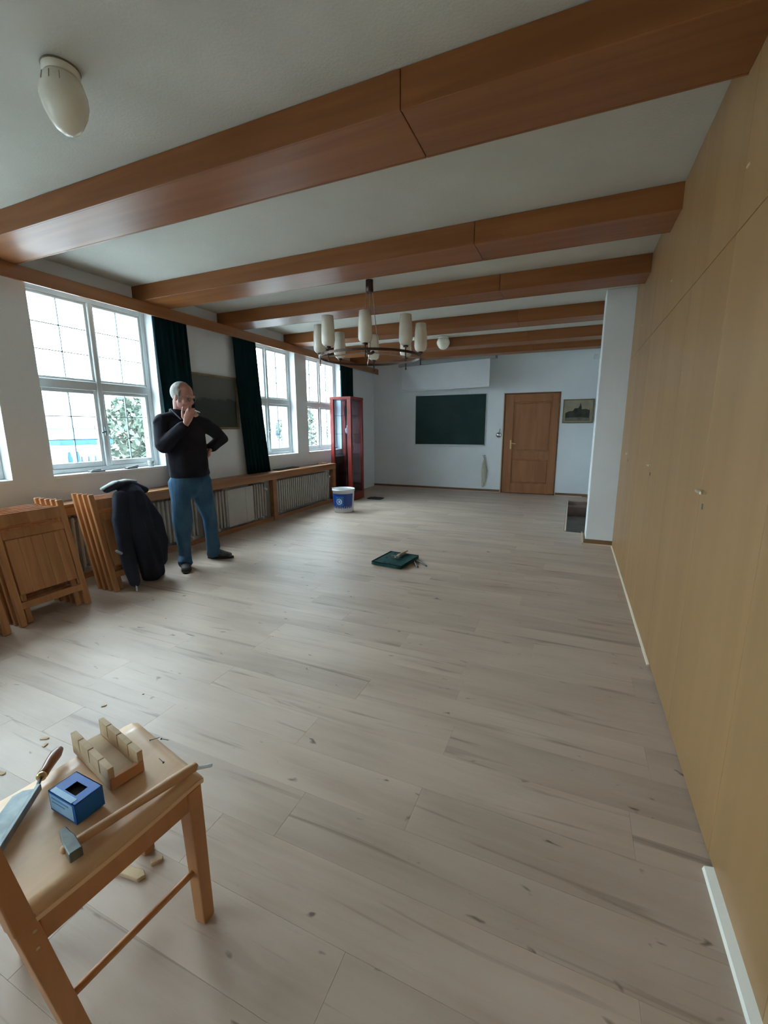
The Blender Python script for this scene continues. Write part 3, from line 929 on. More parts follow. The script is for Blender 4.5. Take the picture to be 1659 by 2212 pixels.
lamp_mesh = mesh_of(lampm, 'glass_shade'); lamp_mesh.materials.append(M['opal'])
sk = BM(); lathe(sk, [(.006, -.045), (.006, .022), (.024, .026), (.024, .038), (.008, .046)], 12); lathe(sk, [(.009, -.085), (.004, -.045)], 8)
sock_mesh = mesh_of(sk, 'socket'); sock_mesh.materials.append(M['bronze'])
ang0 = math.atan2(-4.12, 4.21 - 2.275)
for k in range(8):
    a = ang0 - math.radians(4.7) + k * PI / 4
    v = Vector((math.cos(a) * R_, math.sin(a) * R_, 0))
    o = obj('glass_shade', lamp_mesh, M['opal'], t); o.location = v + Vector((0, 0, ZR + .05))
    o = obj('socket', sock_mesh, M['bronze'], t); o.location = v + Vector((0, 0, ZR + .01))

# ------------------------------------------------------------------ ceiling lamps
def ceiling_lamp(x, y, k, label, kz=1.0):
    t = thing('ceiling_lamp', label, 'lamp', (x, y, H), group='acorn ceiling lamps')
    b = BM(); lathe(b, [(.062 * k, 0), (.066 * k, -.004 * k), (.066 * k, -.026 * k), (.058 * k, -.032 * k)], 28); obj('mount', b, M['opal'], t)
    b = BM(); lathe(b, [(.058 * k, -.030 * k), (.070 * k, -.045 * k), (.082 * k, -.085 * k), (.084 * k, -.115 * k), (.076 * k, -.150 * k), (.058 * k, -.190 * k), (.040 * k, -.215 * k), (.020 * k, -.228 * k), (.003, -.231 * k)], 28); obj('glass_shade', b, M['opal'], t)
    b = BM(); lathe(b, [(.067 * k, -.002), (.0685 * k, -.005), (.067 * k, -.008)], 28)
    for a in (0.0, .45, -.45):
        v = Vector((math.cos(ang0 + a), math.sin(ang0 + a), 0)) * .0755 * k
        bar(b, v + Vector((0, 0, -.052 * k)), v * 1.08 + Vector((0, 0, -.082 * k)), .002, .002)
    obj('seam', b, M['gilt'], t)
    t.scale = (1, 1, kz)
ceiling_lamp(2.232, 1.345, 1.0, 'cream acorn-shaped glass lamp on the ceiling nearest the viewer')
ceiling_lamp(2.20, 7.02, 1.25, 'small cream glass ceiling lamp right of the chandelier', .68)

# ------------------------------------------------------------------ folding chairs leaning on the radiator shelf
def make_folding_chair():
    t = thing('folding_chair', '', 'chair', group='folded wooden chairs leaning at the windows')
    # local: x = thickness towards the room, y = width 0..0.48, z = up along the frame
    Wd = .48
    for yy in (0.0, Wd - .042):
        b = BM(); box(b, -.012, .016, yy, yy + .042, 0, .83, .004); obj('stile', b, M['chairwood'], t)
    b = BM(); box(b, -.004, .012, .042, Wd - .042, .695, .785, .003); obj('top_rail', b, M['chairwood'], t)
    b = BM(); box(b, -.002, .016, .042, Wd - .042, .605, .665, .003); obj('cross_rail', b, M['chairwood'], t)
    n = 5
    ww = (Wd - .100) / n
    for k in range(n):
        b = BM(); box(b, .004, .018 + .0012 * (k % 2), .050 + k * ww + .0007, .050 + (k + 1) * ww - .0007, .215, .600, .002); obj('seat_slat', b, M['chairwood'], t)
    b = BM(); box(b, -.008, .010, .030, Wd - .030, .115, .165, .003); obj('rung', b, M['chairwood'], t)
    for yy in (.058, Wd - .058 - .034):
        b = BM(); box(b, -.034, -.012, yy, yy + .034, .010, .66, .003); obj('leg', b, M['chairwood'], t)
    for yy in (.046, Wd - .058):
        b = BM(); box(b, -.010, .010, yy, yy + .014, .175, .215, .002); obj('hinge_block', b, M['chairwood'], t)
    return t
fc = make_folding_chair()
first = [True]
TH = math.atan2(.185, .81)
def place_chair(xf, y, lab, tilt=TH, yaw=0.0):
    o = fc if first[0] else dup(fc, (0, 0, 0))
    first[0] = False
    o.location = (xf, y, 0.002)
    o.rotation_euler = (0, -tilt, yaw)
    o['label'] = lab
ORD = ['front', 'second from the front', 'third from the front', 'fourth from the front', 'rearmost']
for k in range(5):
    place_chair(.825 - .068 * k, 1.527, 'folded wooden chair, %s in the middle stack of the three' % ORD[k])
for k in range(4):
    place_chair(.795 - .068 * k, 2.222, 'folded wooden chair, %s in the stack beside the navy coat' % (ORD[k] if k < 3 else 'rearmost'))
for k in range(3):
    place_chair(.86 - .068 * k, .975, 'folded wooden chair, %s in the stack cut off at the picture edge' % (ORD[k] if k < 2 else 'rearmost'))

# ------------------------------------------------------------------ coat over the chair stack
CO = Vector((0.75, 2.50, 0))
t = thing('coat', 'dark navy coat draped over the end of the folded chair stack', 'coat', CO)
b = BM()
sd = (.12, .99, 0)
def cr(x, y, z, a, d):
    return (Vector((x, y, z)) - CO, a, d)
chain(b, [cr(.885, 2.525, .070, .098, .050), cr(.862, 2.520, .22, .108, .060), cr(.825, 2.515, .38, .120, .064), cr(.782, 2.515, .54, .128, .066), cr(.738, 2.530, .68, .130, .064), cr(.690, 2.550, .78, .118, .060), cr(.650, 2.555, .83, .090, .050)], 28, side=sd)
chain(b, [cr(.915, 2.325, .070, .046, .034), cr(.890, 2.320, .22, .056, .044), cr(.842, 2.322, .42, .062, .050), cr(.782, 2.355, .60, .068, .056), cr(.70, 2.44, .77, .064, .052)], 18, side=sd)
chain(b, [cr(.860, 2.655, .16, .050, .040), cr(.835, 2.668, .34, .062, .048), cr(.785, 2.660, .53, .070, .054), cr(.715, 2.61, .73, .066, .052)], 18, side=sd)
chain(b, [cr(.63, 2.37, .835, .034, .026), cr(.635, 2.47, .868, .050, .036), cr(.635, 2.60, .855, .050, .036), cr(.64, 2.72, .79, .040, .030)], 14)
for v in b.verts:
    q = v.co
    w = .012 * math.sin(q.y * 58 + q.z * 4) + .010 * math.sin(q.y * 27 - q.z * 8)
    v.co.x += w * min(1, max(0, (.84 - q.z) / .15))
obj('coat_body', remeshed(b, .008, 1), M['coat'], t)
b = BM(); chain(b, [cr(.625, 2.34, .846, .024, .012), cr(.630, 2.44, .888, .036, .012), cr(.632, 2.55, .896, .036, .012), cr(.635, 2.64, .878, .020, .010)], 12); obj('collar', b, M['coatpale'], t, label='pale collar lining')
b = BM(); box(b, .948 - CO.x, .954 - CO.x, 2.300 - CO.y, 2.314 - CO.y, .008, .070, .002); obj('zip_tag', b, M['white'], t)
b = BM(); chain(b, [cr(.87, 2.268, .335, .020, .012), cr(.85, 2.245, .36, .014, .010)], 10); obj('glove_tip', b, M['coatpale'], t)

# ------------------------------------------------------------------ the man
MAN = thing('person', 'grey-haired man in dark jacket and jeans, hand at his mouth, by the window', 'person', (.90, 3.05, 0), math.atan2(.735, .678))
def P(r, t_, z):
    return Vector((r, -t_, z))
fa = math.radians(28)
SIDE = P(math.cos(fa), -math.sin(fa), 0)
FWD = P(math.sin(fa), math.cos(fa), 0)
# --- body (one skin)
b = BM()
HC = P(-.030, .075, 1.622)           # head centre
hq = math.radians(52)                # head turned to his left, nodding
Hf = P(math.sin(hq), math.cos(hq), -.34).normalized()
Hs = Hf.cross(Vector((0, 0, 1))).normalized() * -1
Hs = Vector((0, 0, 1)).cross(Hf).normalized()
Hu = Hf.cross(Hs).normalized()
HR = Matrix((Hs, Hf, Hu)).transposed()
def hp(s, f, u):
    return HC + Hs * s + Hf * f + Hu * u
blob(b, hp(0, -.012, .030), (.076, .098, .092), HR, 20)
blob(b, hp(0, .018, -.035), (.064, .076, .085), HR, 18)
blob(b, hp(0, .050, -.085), (.036, .038, .034), HR)
chain(b, [(hp(0, .088, .012), .010), (hp(0, .108, -.020), .015), (hp(0, .094, -.030), .018)], 10)
blob(b, hp(0, .083, .028), (.050, .018, .014), HR)
for sg in (-1, 1):
    blob(b, hp(.040 * sg, .062, -.028), (.024, .022, .022), HR)
    blob(b, hp(.078 * sg, -.008, -.012), (.010, .020, .034), HR)
blob(b, hp(0, .086, -.060), (.026, .014, .008), HR)
blob(b, hp(0, .084, -.072), (.024, .013, .008), HR)
chain(b, [(P(-.075, .0, 1.42), .066), (P(-.062, .025, 1.50), .058), (hp(0, -.025, -.05), .058)], 14)
SHR, SHL = P(-.225, .060, 1.415), P(.150, -.075, 1.385)
ELR, WRR = P(-.225, .150, 1.185), P(-.025, .265, 1.378)
ELL, WRL = P(.285, -.120, 1.245), P(.175, -.055, 1.150)
chain(b, [(P(-.035, 0, .86), .150, .095), (P(-.04, 0, 1.0), .150, .095), (P(-.045, 0, 1.2), .155, .10), (P(-.045, -.005, 1.36), .150, .085), (P(-.06, -.005, 1.42), .10, .07)], 18, side=SIDE)
for a_, e_, w_ in ((SHR, ELR, WRR), (SHL, ELL, WRL)):
    chain(b, [(a_, .046), (e_, .038)], 12)
    chain(b, [(e_, .038), (w_, .026)], 12)
HPR, KNR, ANR = P(-.125, .02, .86), P(-.130, .060, .475), P(-.142, .030, .085)
HPL, KNL, ANL = P(.060, -.02, .86), P(.105, -.080, .465), P(.125, -.185, .085)
for h_, k_, a_ in ((HPR, KNR, ANR), (HPL, KNL, ANL)):
    chain(b, [(h_, .070), (k_, .048), (a_, .034)], 12)
chain(b, [(ANR + P(0, -.03, -.03), .030), (P(-.138, .16, .032), .018)], 10)
chain(b, [(ANL + P(-.02, 0, -.03), .030), (P(.25, -.163, .032), .018)], 10)
# right hand: back of the hand towards the viewer, thumb up along the cheek, fingers curled before the mouth
chain(b, [(WRR, .026, .022), (P(-.008, .268, 1.415), .034, .018), (P(.010, .262, 1.462), .040, .016), (P(.018, .255, 1.490), .036, .014)], 14, side=P(.8, 0, .35))
chain(b, [(P(-.020, .262, 1.408), .015), (P(-.045, .252, 1.440), .0125), (P(-.044, .235, 1.482), .0115), (P(-.034, .215, 1.522), .0095)], 12)
kn = [P(.006, .262, 1.510), P(.030, .262, 1.500), P(.050, .258, 1.480), P(.062, .252, 1.455)]
for i, k_ in enumerate(kn):
    l = (.92, 1.0, .95, .78)[i]
    d1 = P(.022, -.020, .010) * l
    d2 = P(-.006, -.034, -.012) * l
    d3 = P(-.024, -.006, -.010) * l
    base = P(.008, .262, 1.455) + (k_ - P(.008, .262, 1.455)) * .45
    chain(b, [(base, .011), (k_, .0108), (k_ + d1, .0100), (k_ + d1 + d2, .0092), (k_ + d1 + d2 + d3, .0082)], 10)
# left hand resting on the hip
chain(b, [(WRL, .026, .020), (P(.155, -.030, 1.120), .034, .017), (P(.140, -.010, 1.090), .036, .015)], 12, side=P(.5, .6, .4))
for i in range(4):
    k_ = P(.150 - .012 * i, .012 - .016 * i, 1.080 - .004 * i)
    chain(b, [(P(.142, -.010, 1.095), .012), (k_, .0105), (k_ + P(-.03, .018, -.018), .0095), (k_ + P(-.058, .026, -.030), .008)], 10)
chain(b, [(P(.155, -.045, 1.115), .013), (P(.160, -.075, 1.085), .011), (P(.145, -.095, 1.065), .009)], 10)
body = obj('body', remeshed(b, .0048, 2), M['skin'], MAN)
# --- hair: thin grey hair at sides and back, receding in front
b = BM()
blob(b, hp(0, -.022, .032), (.0815, .098, .092), HR, 28)
cut = [v for v in b.verts if ((v.co - HC).dot(Hf) > .045 - .55 * ((v.co - HC).dot(Hu) - .02) and (v.co - HC).dot(Hu) > -.01) or ((v.co - HC).dot(Hf) > .022 and (v.co - HC).dot(Hu) <= -.01) or (v.co - HC).dot(Hu) < -.055]
bmesh.ops.delete(b, geom=cut, context='VERTS')
hm = mesh_of(b, 'hair')
ho = obj('hair', hm, M['hair'], MAN)
sd_ = ho.modifiers.new('s', 'SOLIDIFY'); sd_.thickness = .010; sd_.offset = 0
b = BM()
for sg in (-1, 1):
    chain(b, [(hp(.074 * sg, .006, .020), .008, .012), (hp(.074 * sg, .014, -.015), .006, .009), (hp(.070 * sg, .022, -.05), .004, .006)], 10, side=Hs)
obj('sideburn', b, M['hair'], MAN)
b = BM()
for sg in (-1, 1):
    chain(b, [(hp(.016 * sg, .096, .026), .004, .003), (hp(.034 * sg, .092, .031), .0045, .003), (hp(.054 * sg, .074, .024), .003, .002)], 8)
obj('eyebrow', b, M['hair'], MAN)
b = BM()
for sg in (-1, 1):
    blob(b, hp(.032 * sg, .076, .004), (.013, .008, .0055), HR, 10)
obj('eye', b, M['eye'], MAN)
b = BM(); chain(b, [(hp(-.022, .094, -.066), .002), (hp(0, .100, -.066), .0025), (hp(.022, .094, -.066), .002)], 6); obj('mouth', b, M['eye'], MAN)
b = BM()
for sg in (-1, 1):
    pts = []
    for k in range(13):
        a = 2 * PI * k / 12
        pts.append((hp(.034 * sg + .023 * math.cos(a), .101 - .006 * abs(math.cos(a)), .004 + .016 * math.sin(a)), .0015))
    chain(b, pts, 6, caps=False)
    chain(b, [(hp(.057 * sg, .096, .008), .0017), (hp(.083 * sg, .02, .012), .0017), (hp(.086 * sg, -.015, .006), .0015)], 6)
chain(b, [(hp(-.012, .104, .008), .0015), (hp(.012, .104, .008), .0015)], 6)
obj('eyeglasses', b, M['darksteel'], MAN)
# --- jacket
b = BM()
chain(b, [(P(-.026, .0, .888), .176, .130), (P(-.026, .0, .905), .182, .137), (P(-.030, .0, .96), .185, .140), (P(-.035, .005, 1.08), .190, .142), (P(-.040, .005, 1.20), .195, .140), (P(-.045, .0, 1.32), .195, .125), (P(-.052, -.005, 1.385), .170, .105), (P(-.062, -.005, 1.440), .105, .085), (P(-.068, -.003, 1.475), .078, .074)], 28, side=SIDE, caps=False)
for a_ in (SHR, SHL):
    chain(b, [(P(-.066, -.004, 1.468), .055), (a_ * .45 + P(-.066, 0, 1.44) * .55, .064), (a_ + Vector((0, 0, -.012)), .068)], 14)
for a_, e_, w_, r0, r1, r2 in ((SHR, ELR, WRR + (ELR - WRR) * .12, .068, .064, .050), (SHL, ELL, WRL + (ELL - WRL) * .10, .066, .060, .047)):
    chain(b, [(a_ + Vector((0, 0, -.018)), r0), (a_ * .5 + e_ * .5, (r0 + r1) / 2), (e_, r1)], 16)
    chain(b, [(e_, r1), (e_ * .5 + w_ * .5, (r1 + r2) / 2 + .003), (w_, r2)], 16, caps=True)
for v in b.verts:
    q = v.co
    v.co += Vector((.007 * math.sin(q.z * 55 + q.y * 30), .007 * math.sin(q.z * 47 + q.x * 35), 0))
obj('jacket', remeshed(b, .008, 3), M['jacket'], MAN)
b = BM()
n = 22
ra, rb = [], []
for i in range(n + 1):
    a = math.radians(-62 + 304 * i / n) + PI / 2
    u = SIDE * math.cos(a) + FWD * math.sin(a)
    a2 = i / n
    dip = -.045 * (abs(2 * a2 - 1) ** 2)
    ra.append(b.verts.new(P(-.066, .0, 1.455 + dip) + u * .085))
    rb.append(b.verts.new(P(-.064, .010, 1.515 + dip) + u * .080))
for i in range(n):
    b.faces.new((ra[i], ra[i + 1], rb[i + 1], rb[i])).smooth = True
o = obj('collar', b, M['jacket'], MAN); md = o.modifiers.new('s', 'SOLIDIFY'); md.thickness = .012
b = BM(); chain(b, [(P(-.140, .055, 1.515), .005), (P(-.105, .098, 1.470), .006), (P(-.065, .125, 1.425), .006)], 8); obj('collar_edge', b, M['collar'], MAN, label='pale collar edge')
# --- jeans
b = BM()
chain(b, [(P(-.030, .0, .80), .172, .120), (P(-.030, .0, .87), .182, .122), (P(-.030, .0, .97), .175, .118)], 22, side=SIDE)
chain(b, [(HPR + P(.005, 0, -.02), .100, .105), (P(-.128, .045, .66), .090, .095), (KNR, .078, .082), (P(-.138, .055, .30), .068, .074), (ANR + P(0, .01, .05), .066, .070), (ANR + P(0, .02, -.005), .072, .074)], 18)
chain(b, [(HPL + P(-.005, 0, -.02), .100, .105), (P(.078, -.045, .66), .090, .095), (KNL, .076, .080), (P(.118, -.130, .30), .066, .072), (ANL + P(0, .01, .05), .064, .068), (ANL + P(0, .01, .005), .070, .072)], 18)
for v in b.verts:
    q = v.co
    k = .005 + .011 * max(0, 1 - abs(q.z - .45) / .16) + .011 * max(0, 1 - abs(q.z - .14) / .12) + .006 * max(0, 1 - abs(q.z - .80) / .10)
    v.co += Vector((k * math.sin(q.z * 85 + q.x * 20), k * math.sin(q.z * 70 + q.y * 25), 0))
obj('jeans', remeshed(b, .0075, 2), M['jeans'], MAN)
# --- shoes
def shoe(heel, toe, name):
    d_ = (toe - heel); d_.z = 0
    l = d_.length
    d_.normalize()
    s_ = Vector((0, 0, 1)).cross(d_)
    b = BM()
    chain(b, [(heel + d_ * .035 + Vector((0, 0, .050)), .040, .046), (heel + d_ * (.10) + Vector((0, 0, .058)), .042, .050), (heel + d_ * (l * .62) + Vector((0, 0, .042)), .046, .036), (heel + d_ * (l - .045) + Vector((0, 0, .034)), .042, .026)], 16, side=s_)
    chain(b, [(heel + d_ * .045 + Vector((0, 0, .055)), .045), (heel + d_ * .06 + Vector((0, 0, .115)), .045)], 14)
    sh = obj('shoe', remeshed(b, .006, 3), M['shoe'], MAN)
    b = BM()
    pts = []
    for k in range(20):
        a = 2 * PI * k / 20
        u = math.cos(a); v = math.sin(a)
        w = .045 if u > 0 else .039
        q = heel + d_ * (l / 2 + u * l / 2) + s_ * v * w
        pts.append((q.x, q.y))
    prism(b, pts, 'z', .002, .020)
    obj('sole', b, M['matdark'], sh)
shoe(P(-.142, -.055, 0), P(-.135, .225, 0), 'a')
shoe(P(.065, -.235, 0), P(.318, -.135, 0), 'b')
# pencil between the fingers
v0, v1 = P(.060, .266, 1.496), P(.094, .280, 1.480)
b = BM(); chain(b, [(Vector((0, 0, 0)), .0045), (v1 - v0, .0045)], 8)
st = obj('white_stick', b, M['white'], label='short white stick between the fingers of the man', cat='stick')
st.location = MAN.location + (Matrix.Rotation(MAN.rotation_euler.z, 3, 'Z') @ v0)
st.rotation_euler = (0, 0, MAN.rotation_euler.z)

# ------------------------------------------------------------------ kneeling pad and tools in mid-floor
t = thing('kneeling_pad', 'dark green square cushion lying in the middle of the floor', 'cushion', (2.645, 3.895, 0), math.radians(-6))
b = BM()
box(b, -.165, .165, -.20, .20, 0.002, .052)
bmesh.ops.subdivide_edges(b, edges=b.edges[:], cuts=5, use_grid_fill=True)
for v in b.verts:
    e = max(abs(v.co.x) / .165, abs(v.co.y) / .20)
    if v.co.z > .05:
        v.co.z += .010 * (1 - e) - (.016 if e > .97 else 0) + .004 * noise.noise(v.co * 14)
        for q in ((-.07, -.06), (.05, .02), (-.06, .10)):
            v.co.z -= .010 * max(0, 1 - (Vector((v.co.x - q[0], v.co.y - q[1])).length / .05))
    elif v.co.z < .01 and e > .97:
        v.co.z += .008
for f in b.faces:
    f.smooth = True
obj('cover', b, M['pad'], t)
b = BM()
for q in ((-.07, -.06), (.05, .02), (-.06, .10)):
    blob(b, Vector((q[0], q[1], .056)), (.010, .010, .004), None, 10)
obj('button', b, M['matdark'], t)

def hammer(name, label, loc, rotz, length, pitch, m_handle, m_head, headlen, hs, lift):
    """handle runs along local +x from the head at the origin; head axis along local y"""
    t = thing(name, label, 'hammer', loc, rotz)
    t.rotation_euler = (0, pitch, rotz)
    b = BM()
    chain(b, [((-.012, 0, lift), hs * .42, hs * .30), ((.03, 0, lift), hs * .48, hs * .36), ((length * .45, 0, lift), hs * .44, hs * .36), ((length * .8, 0, lift), hs * .58, hs * .45), ((length, 0, lift), hs * .52, hs * .42)], 14, side=(0, 1, 0))
    obj('handle', b, m_handle, t)
    b = BM()
    h = hs * .46
    prism(b, [(-h, -headlen * .42), (h, -headlen * .42), (h, headlen * .12), (h * .75, headlen * .30), (h * .55, headlen * .58), (-h * .55, headlen * .58), (-h * .75, headlen * .30), (-h, headlen * .12)], 'z', lift - h, lift + h)
    bmesh.ops.bevel(b, geom=b.edges[:], offset=hs * .07, segments=1, affect='EDGES')
    obj('head', b, m_head, t)
    return t
hammer('hammer', 'small hammer with pale handle lying on the green cushion', (2.672, 3.835, .060), math.radians(84), .24, 0.0, M['palewood'], M['darksteel'], .10, .026, .016)
t = thing('pincers', 'dark pincers with open handles on the floor beside the green cushion', 'pincers', (2.815, 3.990, 0), math.radians(0))
for s_, e in ((1, (.160, -.115, .010)), (-1, (.095, -.190, .010))):
    b = BM(); chain(b, [((-.055, .03 * s_ + .02, .016), .008), ((-.03, .022 * s_ + .012, .016), .010), ((0, 0, .016), .010), (((e[0]) * .5 + .012 * s_, e[1] * .5 + .006, .014), .008), (e, .008)], 10); obj('handle', b, M['darksteel'], t)
b = BM(); lathe(b, [(.013, 0.004), (.013, .028)], 12); obj('pivot', b, M['darksteel'], t)

# ------------------------------------------------------------------ foreground chair with tools on its seat
# seat corners (plan): front-right A, front-left B, back-left C, back-right D
A_, B_, C_, D_ = Vector((3.378, .697)), Vector((3.030, .775)), Vector((2.992, .385)), Vector((3.345, .322))
ZSEAT = .455
def sp(u, v, z):
    """u from the back (0) to the front (1), v from the left (0) to the right side (1)"""
    q = (C_ * (1 - v) + D_ * v) * (1 - u) + (B_ * (1 - v) + A_ * v) * u
    return Vector((q.x, q.y, z))
t = thing('wooden_chair', 'orange-brown wooden chair in the foreground with tools on its seat', 'chair', (0, 0, 0))
def seat_z(u, v):
    return ZSEAT - .010 * math.sin(PI * min(1, max(0, u))) * (0.6 + .4 * math.sin(PI * v)) - .005 * max(0, (u - .94) / .06) ** 2
b = BM()
nu, nv = 20, 8
top, bot = [], []
for i in range(nu + 1):
    u = -.03 + 1.065 * i / nu
    tr, br = [], []
    for j in range(nv + 1):
        v = .5 + (-.53 + 1.06 * j / nv) * (1 - .035 * max(0, (u - .93) / .10) ** 2)
        z = seat_z(u, v)
        tr.append(b.verts.new(sp(u, v, z))); br.append(b.verts.new(sp(u, v, z - .019)))
    top.append(tr); bot.append(br)
for i in range(nu):
    for j in range(nv):
        b.faces.new((top[i][j], top[i + 1][j], top[i + 1][j + 1], top[i][j + 1])).smooth = True
        b.faces.new((bot[i][j], bot[i][j + 1], bot[i + 1][j + 1], bot[i + 1][j])).smooth = True
for i in range(nu):
    b.faces.new((top[i][0], bot[i][0], bot[i + 1][0], top[i + 1][0])); b.faces.new((top[i][nv], top[i + 1][nv], bot[i + 1][nv], bot[i][nv]))
for j in range(nv):
    b.faces.new((top[0][j], top[0][j + 1], bot[0][j + 1], bot[0][j])); b.faces.new((top[nu][j], bot[nu][j], bot[nu][j + 1], top[nu][j + 1]))
bmesh.ops.recalc_face_normals(b, faces=b.faces)
bmesh.ops.bevel(b, geom=[e for e in b.edges if e.calc_face_angle(0) > 1.0], offset=.004, segments=2, affect='EDGES')
obj('seat', b, M['seatwood'], t)
def rail(name, p0, p1, w, h, m):
    b = BM(); bar(b, p0, p1, w, h, bev=.003); return obj(name, b, m, t)
za = ZSEAT - .052
rail('apron', sp(.04, .965, za), sp(.95, .965, za), .022, .060, M['legwood'])
rail('apron', sp(.04, .05, za), sp(.95, .05, za), .020, .052, M['legwood'])
rail('apron', sp(.95, .08, za), sp(.95, .92, za), .020, .052, M['legwood'])
rail('apron', sp(.05, .08, za), sp(.05, .92, za), .020, .052, M['legwood'])
for v in (.04, .945):
    q = sp(.945, v, 0)
    b = BM(); bar(b, (q.x, q.y, ZSEAT - .026), (q.x - (.006 if v < .5 else -.002), q.y + .006, 0.0), .044, .042, (0, 1, 0), .004, .038, .036); obj('leg', b, M['legwood'], t)
for v in (.03, .985):
    q = sp(.0, v, 0)
    b = BM()
    bar(b, (q.x, q.y - .010, ZSEAT), (q.x + .000, q.y + .060, 0), .034, .036, (0, 1, 0), .003)
    bar(b, (q.x, q.y - .010, ZSEAT - .01), (q.x - .004, q.y - .065, .86), .036, .036, (0, 1, 0), .003, .028, .026)
    obj('back_post', b, M['legwood'], t)
for z, h in ((.80, .09), (.62, .05)):
    a0, a1 = sp(.0, .05, z), sp(.0, .96, z)
    dy = -.010 - .055 * (z - ZSEAT) / .4
    b = BM(); bar(b, a0 + Vector((0, dy, 0)), a1 + Vector((0, dy, 0)), .016, h, bev=.003); obj('back_rail', b, M['legwood'], t)
b = BM(); chain(b, [(sp(.0, .975, .190) + Vector((.001, .031, 0)), .0085), (sp(.945, .945, .170), .0085)], 10); obj('rung', b, M['legwood'], t)
b = BM(); chain(b, [(sp(.0, .04, .190) + Vector((.001, .031, 0)), .0085), (sp(.945, .05, .165), .0085)], 10); obj('rung', b, M['legwood'], t)
b = BM()
for z in (.385, .425):
    q = sp(.0, .985, z); lathe(b, [(.004, 0), (.0045, .001), (.001, .0025)], 8, (q.x + .0165, q.y + .001, z), (1, 0, 0))
obj('screw_cap', b, M['brass'], t)

# frame of the seat: ex along its front-back line towards the front, ey to the right
def seat_frame(px, py):
    return Vector((px, py, ZSEAT - .008))

# mitre box: base and two slotted sides
MO = Vector((3.106, .640, ZSEAT - .003))
mdir = Vector((.245, -.052, 0)).normalized()
t = thing('mitre_box', 'wooden mitre box with slotted sides standing on the chair seat', 'mitre box', MO, math.atan2(mdir.y, mdir.x))
ml, mw, mh = .228, .056, .060
b = BM(); box(b, -ml / 2, ml / 2, -mw / 2, mw / 2, 0, .014, .001); obj('base', b, M['palewood'], t)
b = BM(); box(b, ml / 2 - .010, ml / 2 + .004, -mw / 2 - .012, mw / 2 + .012, 0, .030, .001); obj('stop_board', b, M['redwood'], t)
slots = (-.062, .0, .062)
for sg in (-1, 1):
    xs = [-ml / 2] + [x + .0 for x in slots] + [ml / 2]
    b = BM()
    y0, y1 = sorted((sg * (mw / 2), sg * (mw / 2 + .014)))
    box(b, -ml / 2, ml / 2, y0, y1, 0, .022)
    for k in range(4):
        xa = xs[k] + (.0022 if k else 0); xb = xs[k + 1] - (.0022 if k < 3 else 0)
        box(b, xa, xb, y0, y1, .022, mh, .0006)
    obj('side_board', b, M['palewood'], t)

# blue cardboard box with a square opening
BO = Vector((3.181, .515, ZSEAT - .004))
t = thing('blue_box', 'small bright blue cardboard box with a square hole on the chair seat', 'box', BO, -.03)
bx, by, bz = .051, .032, .052
b = BM()
for q in ((-bx, bx, -by, -by + .002, 0, bz), (-bx, bx, by - .002, by, 0, bz), (-bx, -bx + .002, -by, by, 0, bz), (bx - .002, bx, -by, by, 0, bz), (-bx, bx, -by, by, 0, .002)):
    box(b, *q)
obj('carton', b, M['blue'], t)
hx, hy = .021, .014
b = BM()
for q in ((-bx, -hx + .004, -by, by), (hx + .004, bx, -by, by), (-hx + .004, hx + .004, -by, -hy), (-hx + .004, hx + .004, hy, by)):
    box(b, q[0], q[1], q[2], q[3], bz - .0015, bz)
obj('lid', b, M['blue'], t)
b = BM(); box(b, -.036, .040, -.024, .024, .002, bz - .016, .002); obj('nails', b, M['darksteel'], t)
b = BM(); box(b, -bx + .004, bx - .008, -by - .0008, -by + .001, .006, bz - .005); box(b, -bx + .006, bx - .012, -by + .001, -by + .014, bz, bz + .0007); obj('paper_label', b, M['labelpale'], t)
b = BM(); box(b, -bx + .012, bx - .024, -by - .0012, -by + .001, .036, .040); box(b, -bx + .012, bx - .040, -by - .0012, -by + .001, .026, .029); obj('label_print', b, M['inkblue'], t)

# carpenter hammer lying along the right edge of the seat
h0 = Vector((3.285, .437, ZSEAT - .006)); h1 = Vector((3.352, .690, ZSEAT - .006))
hd = (h1 - h0)
hammer('hammer', 'hammer with dark steel head lying along the chair seat edge', h0, math.atan2(hd.y, hd.x), .275, 0.0, M['hammerwood'], M['hammersteel'], .084, .026, .018)
b = BM(); chain(b, [((0, 0, .0), .005), ((.040, .030, .002), .0045)], 8); obj('white_peg', b, M['white'], label='short white peg poking past the front corner of the chair seat', cat='peg', loc=(3.352, .695, ZSEAT + .010))

# dovetail saw
s0 = Vector((2.972, .590, ZSEAT + .006)); s1 = Vector((3.160, .352, ZSEAT + .006))
sdv = s1 - s0
t = thing('back_saw', 'back saw with turned brown handle lying on the chair seat', 'saw', s0, math.atan2(sdv.y, sdv.x))
b = BM(); chain(b, [((-.012, 0, .008), .010), ((.008, 0, .010), .0145), ((.035, 0, .011), .0135), ((.062, 0, .010), .0115), ((.078, 0, .010), .0125)], 16); obj('handle', b, M['sawwood'], t)
b = BM(); lathe(b, [(.0115, 0), (.0120, .010), (.009, .014)], 14, (.078, 0, .010), (1, 0, 0)); obj('ferrule', b, M['brass'], t)
b = BM(); chain(b, [((.090, 0, .010), .005), ((.112, .004, .009), .0042), ((.125, .010, .008), .005)], 10); obj('tang', b, M['darksteel'], t)
b = BM(); box(b, .120, .36, .005, .015, .000, .018, .0015); obj('spine', b, M['steel'], t)
b = BM(); prism(b, [(.135, -.040), (.36, -.046), (.36, .008), (.122, .008), (.122, -.024)], 'z', .006, .0075); obj('blade', b, M['steel'], t)

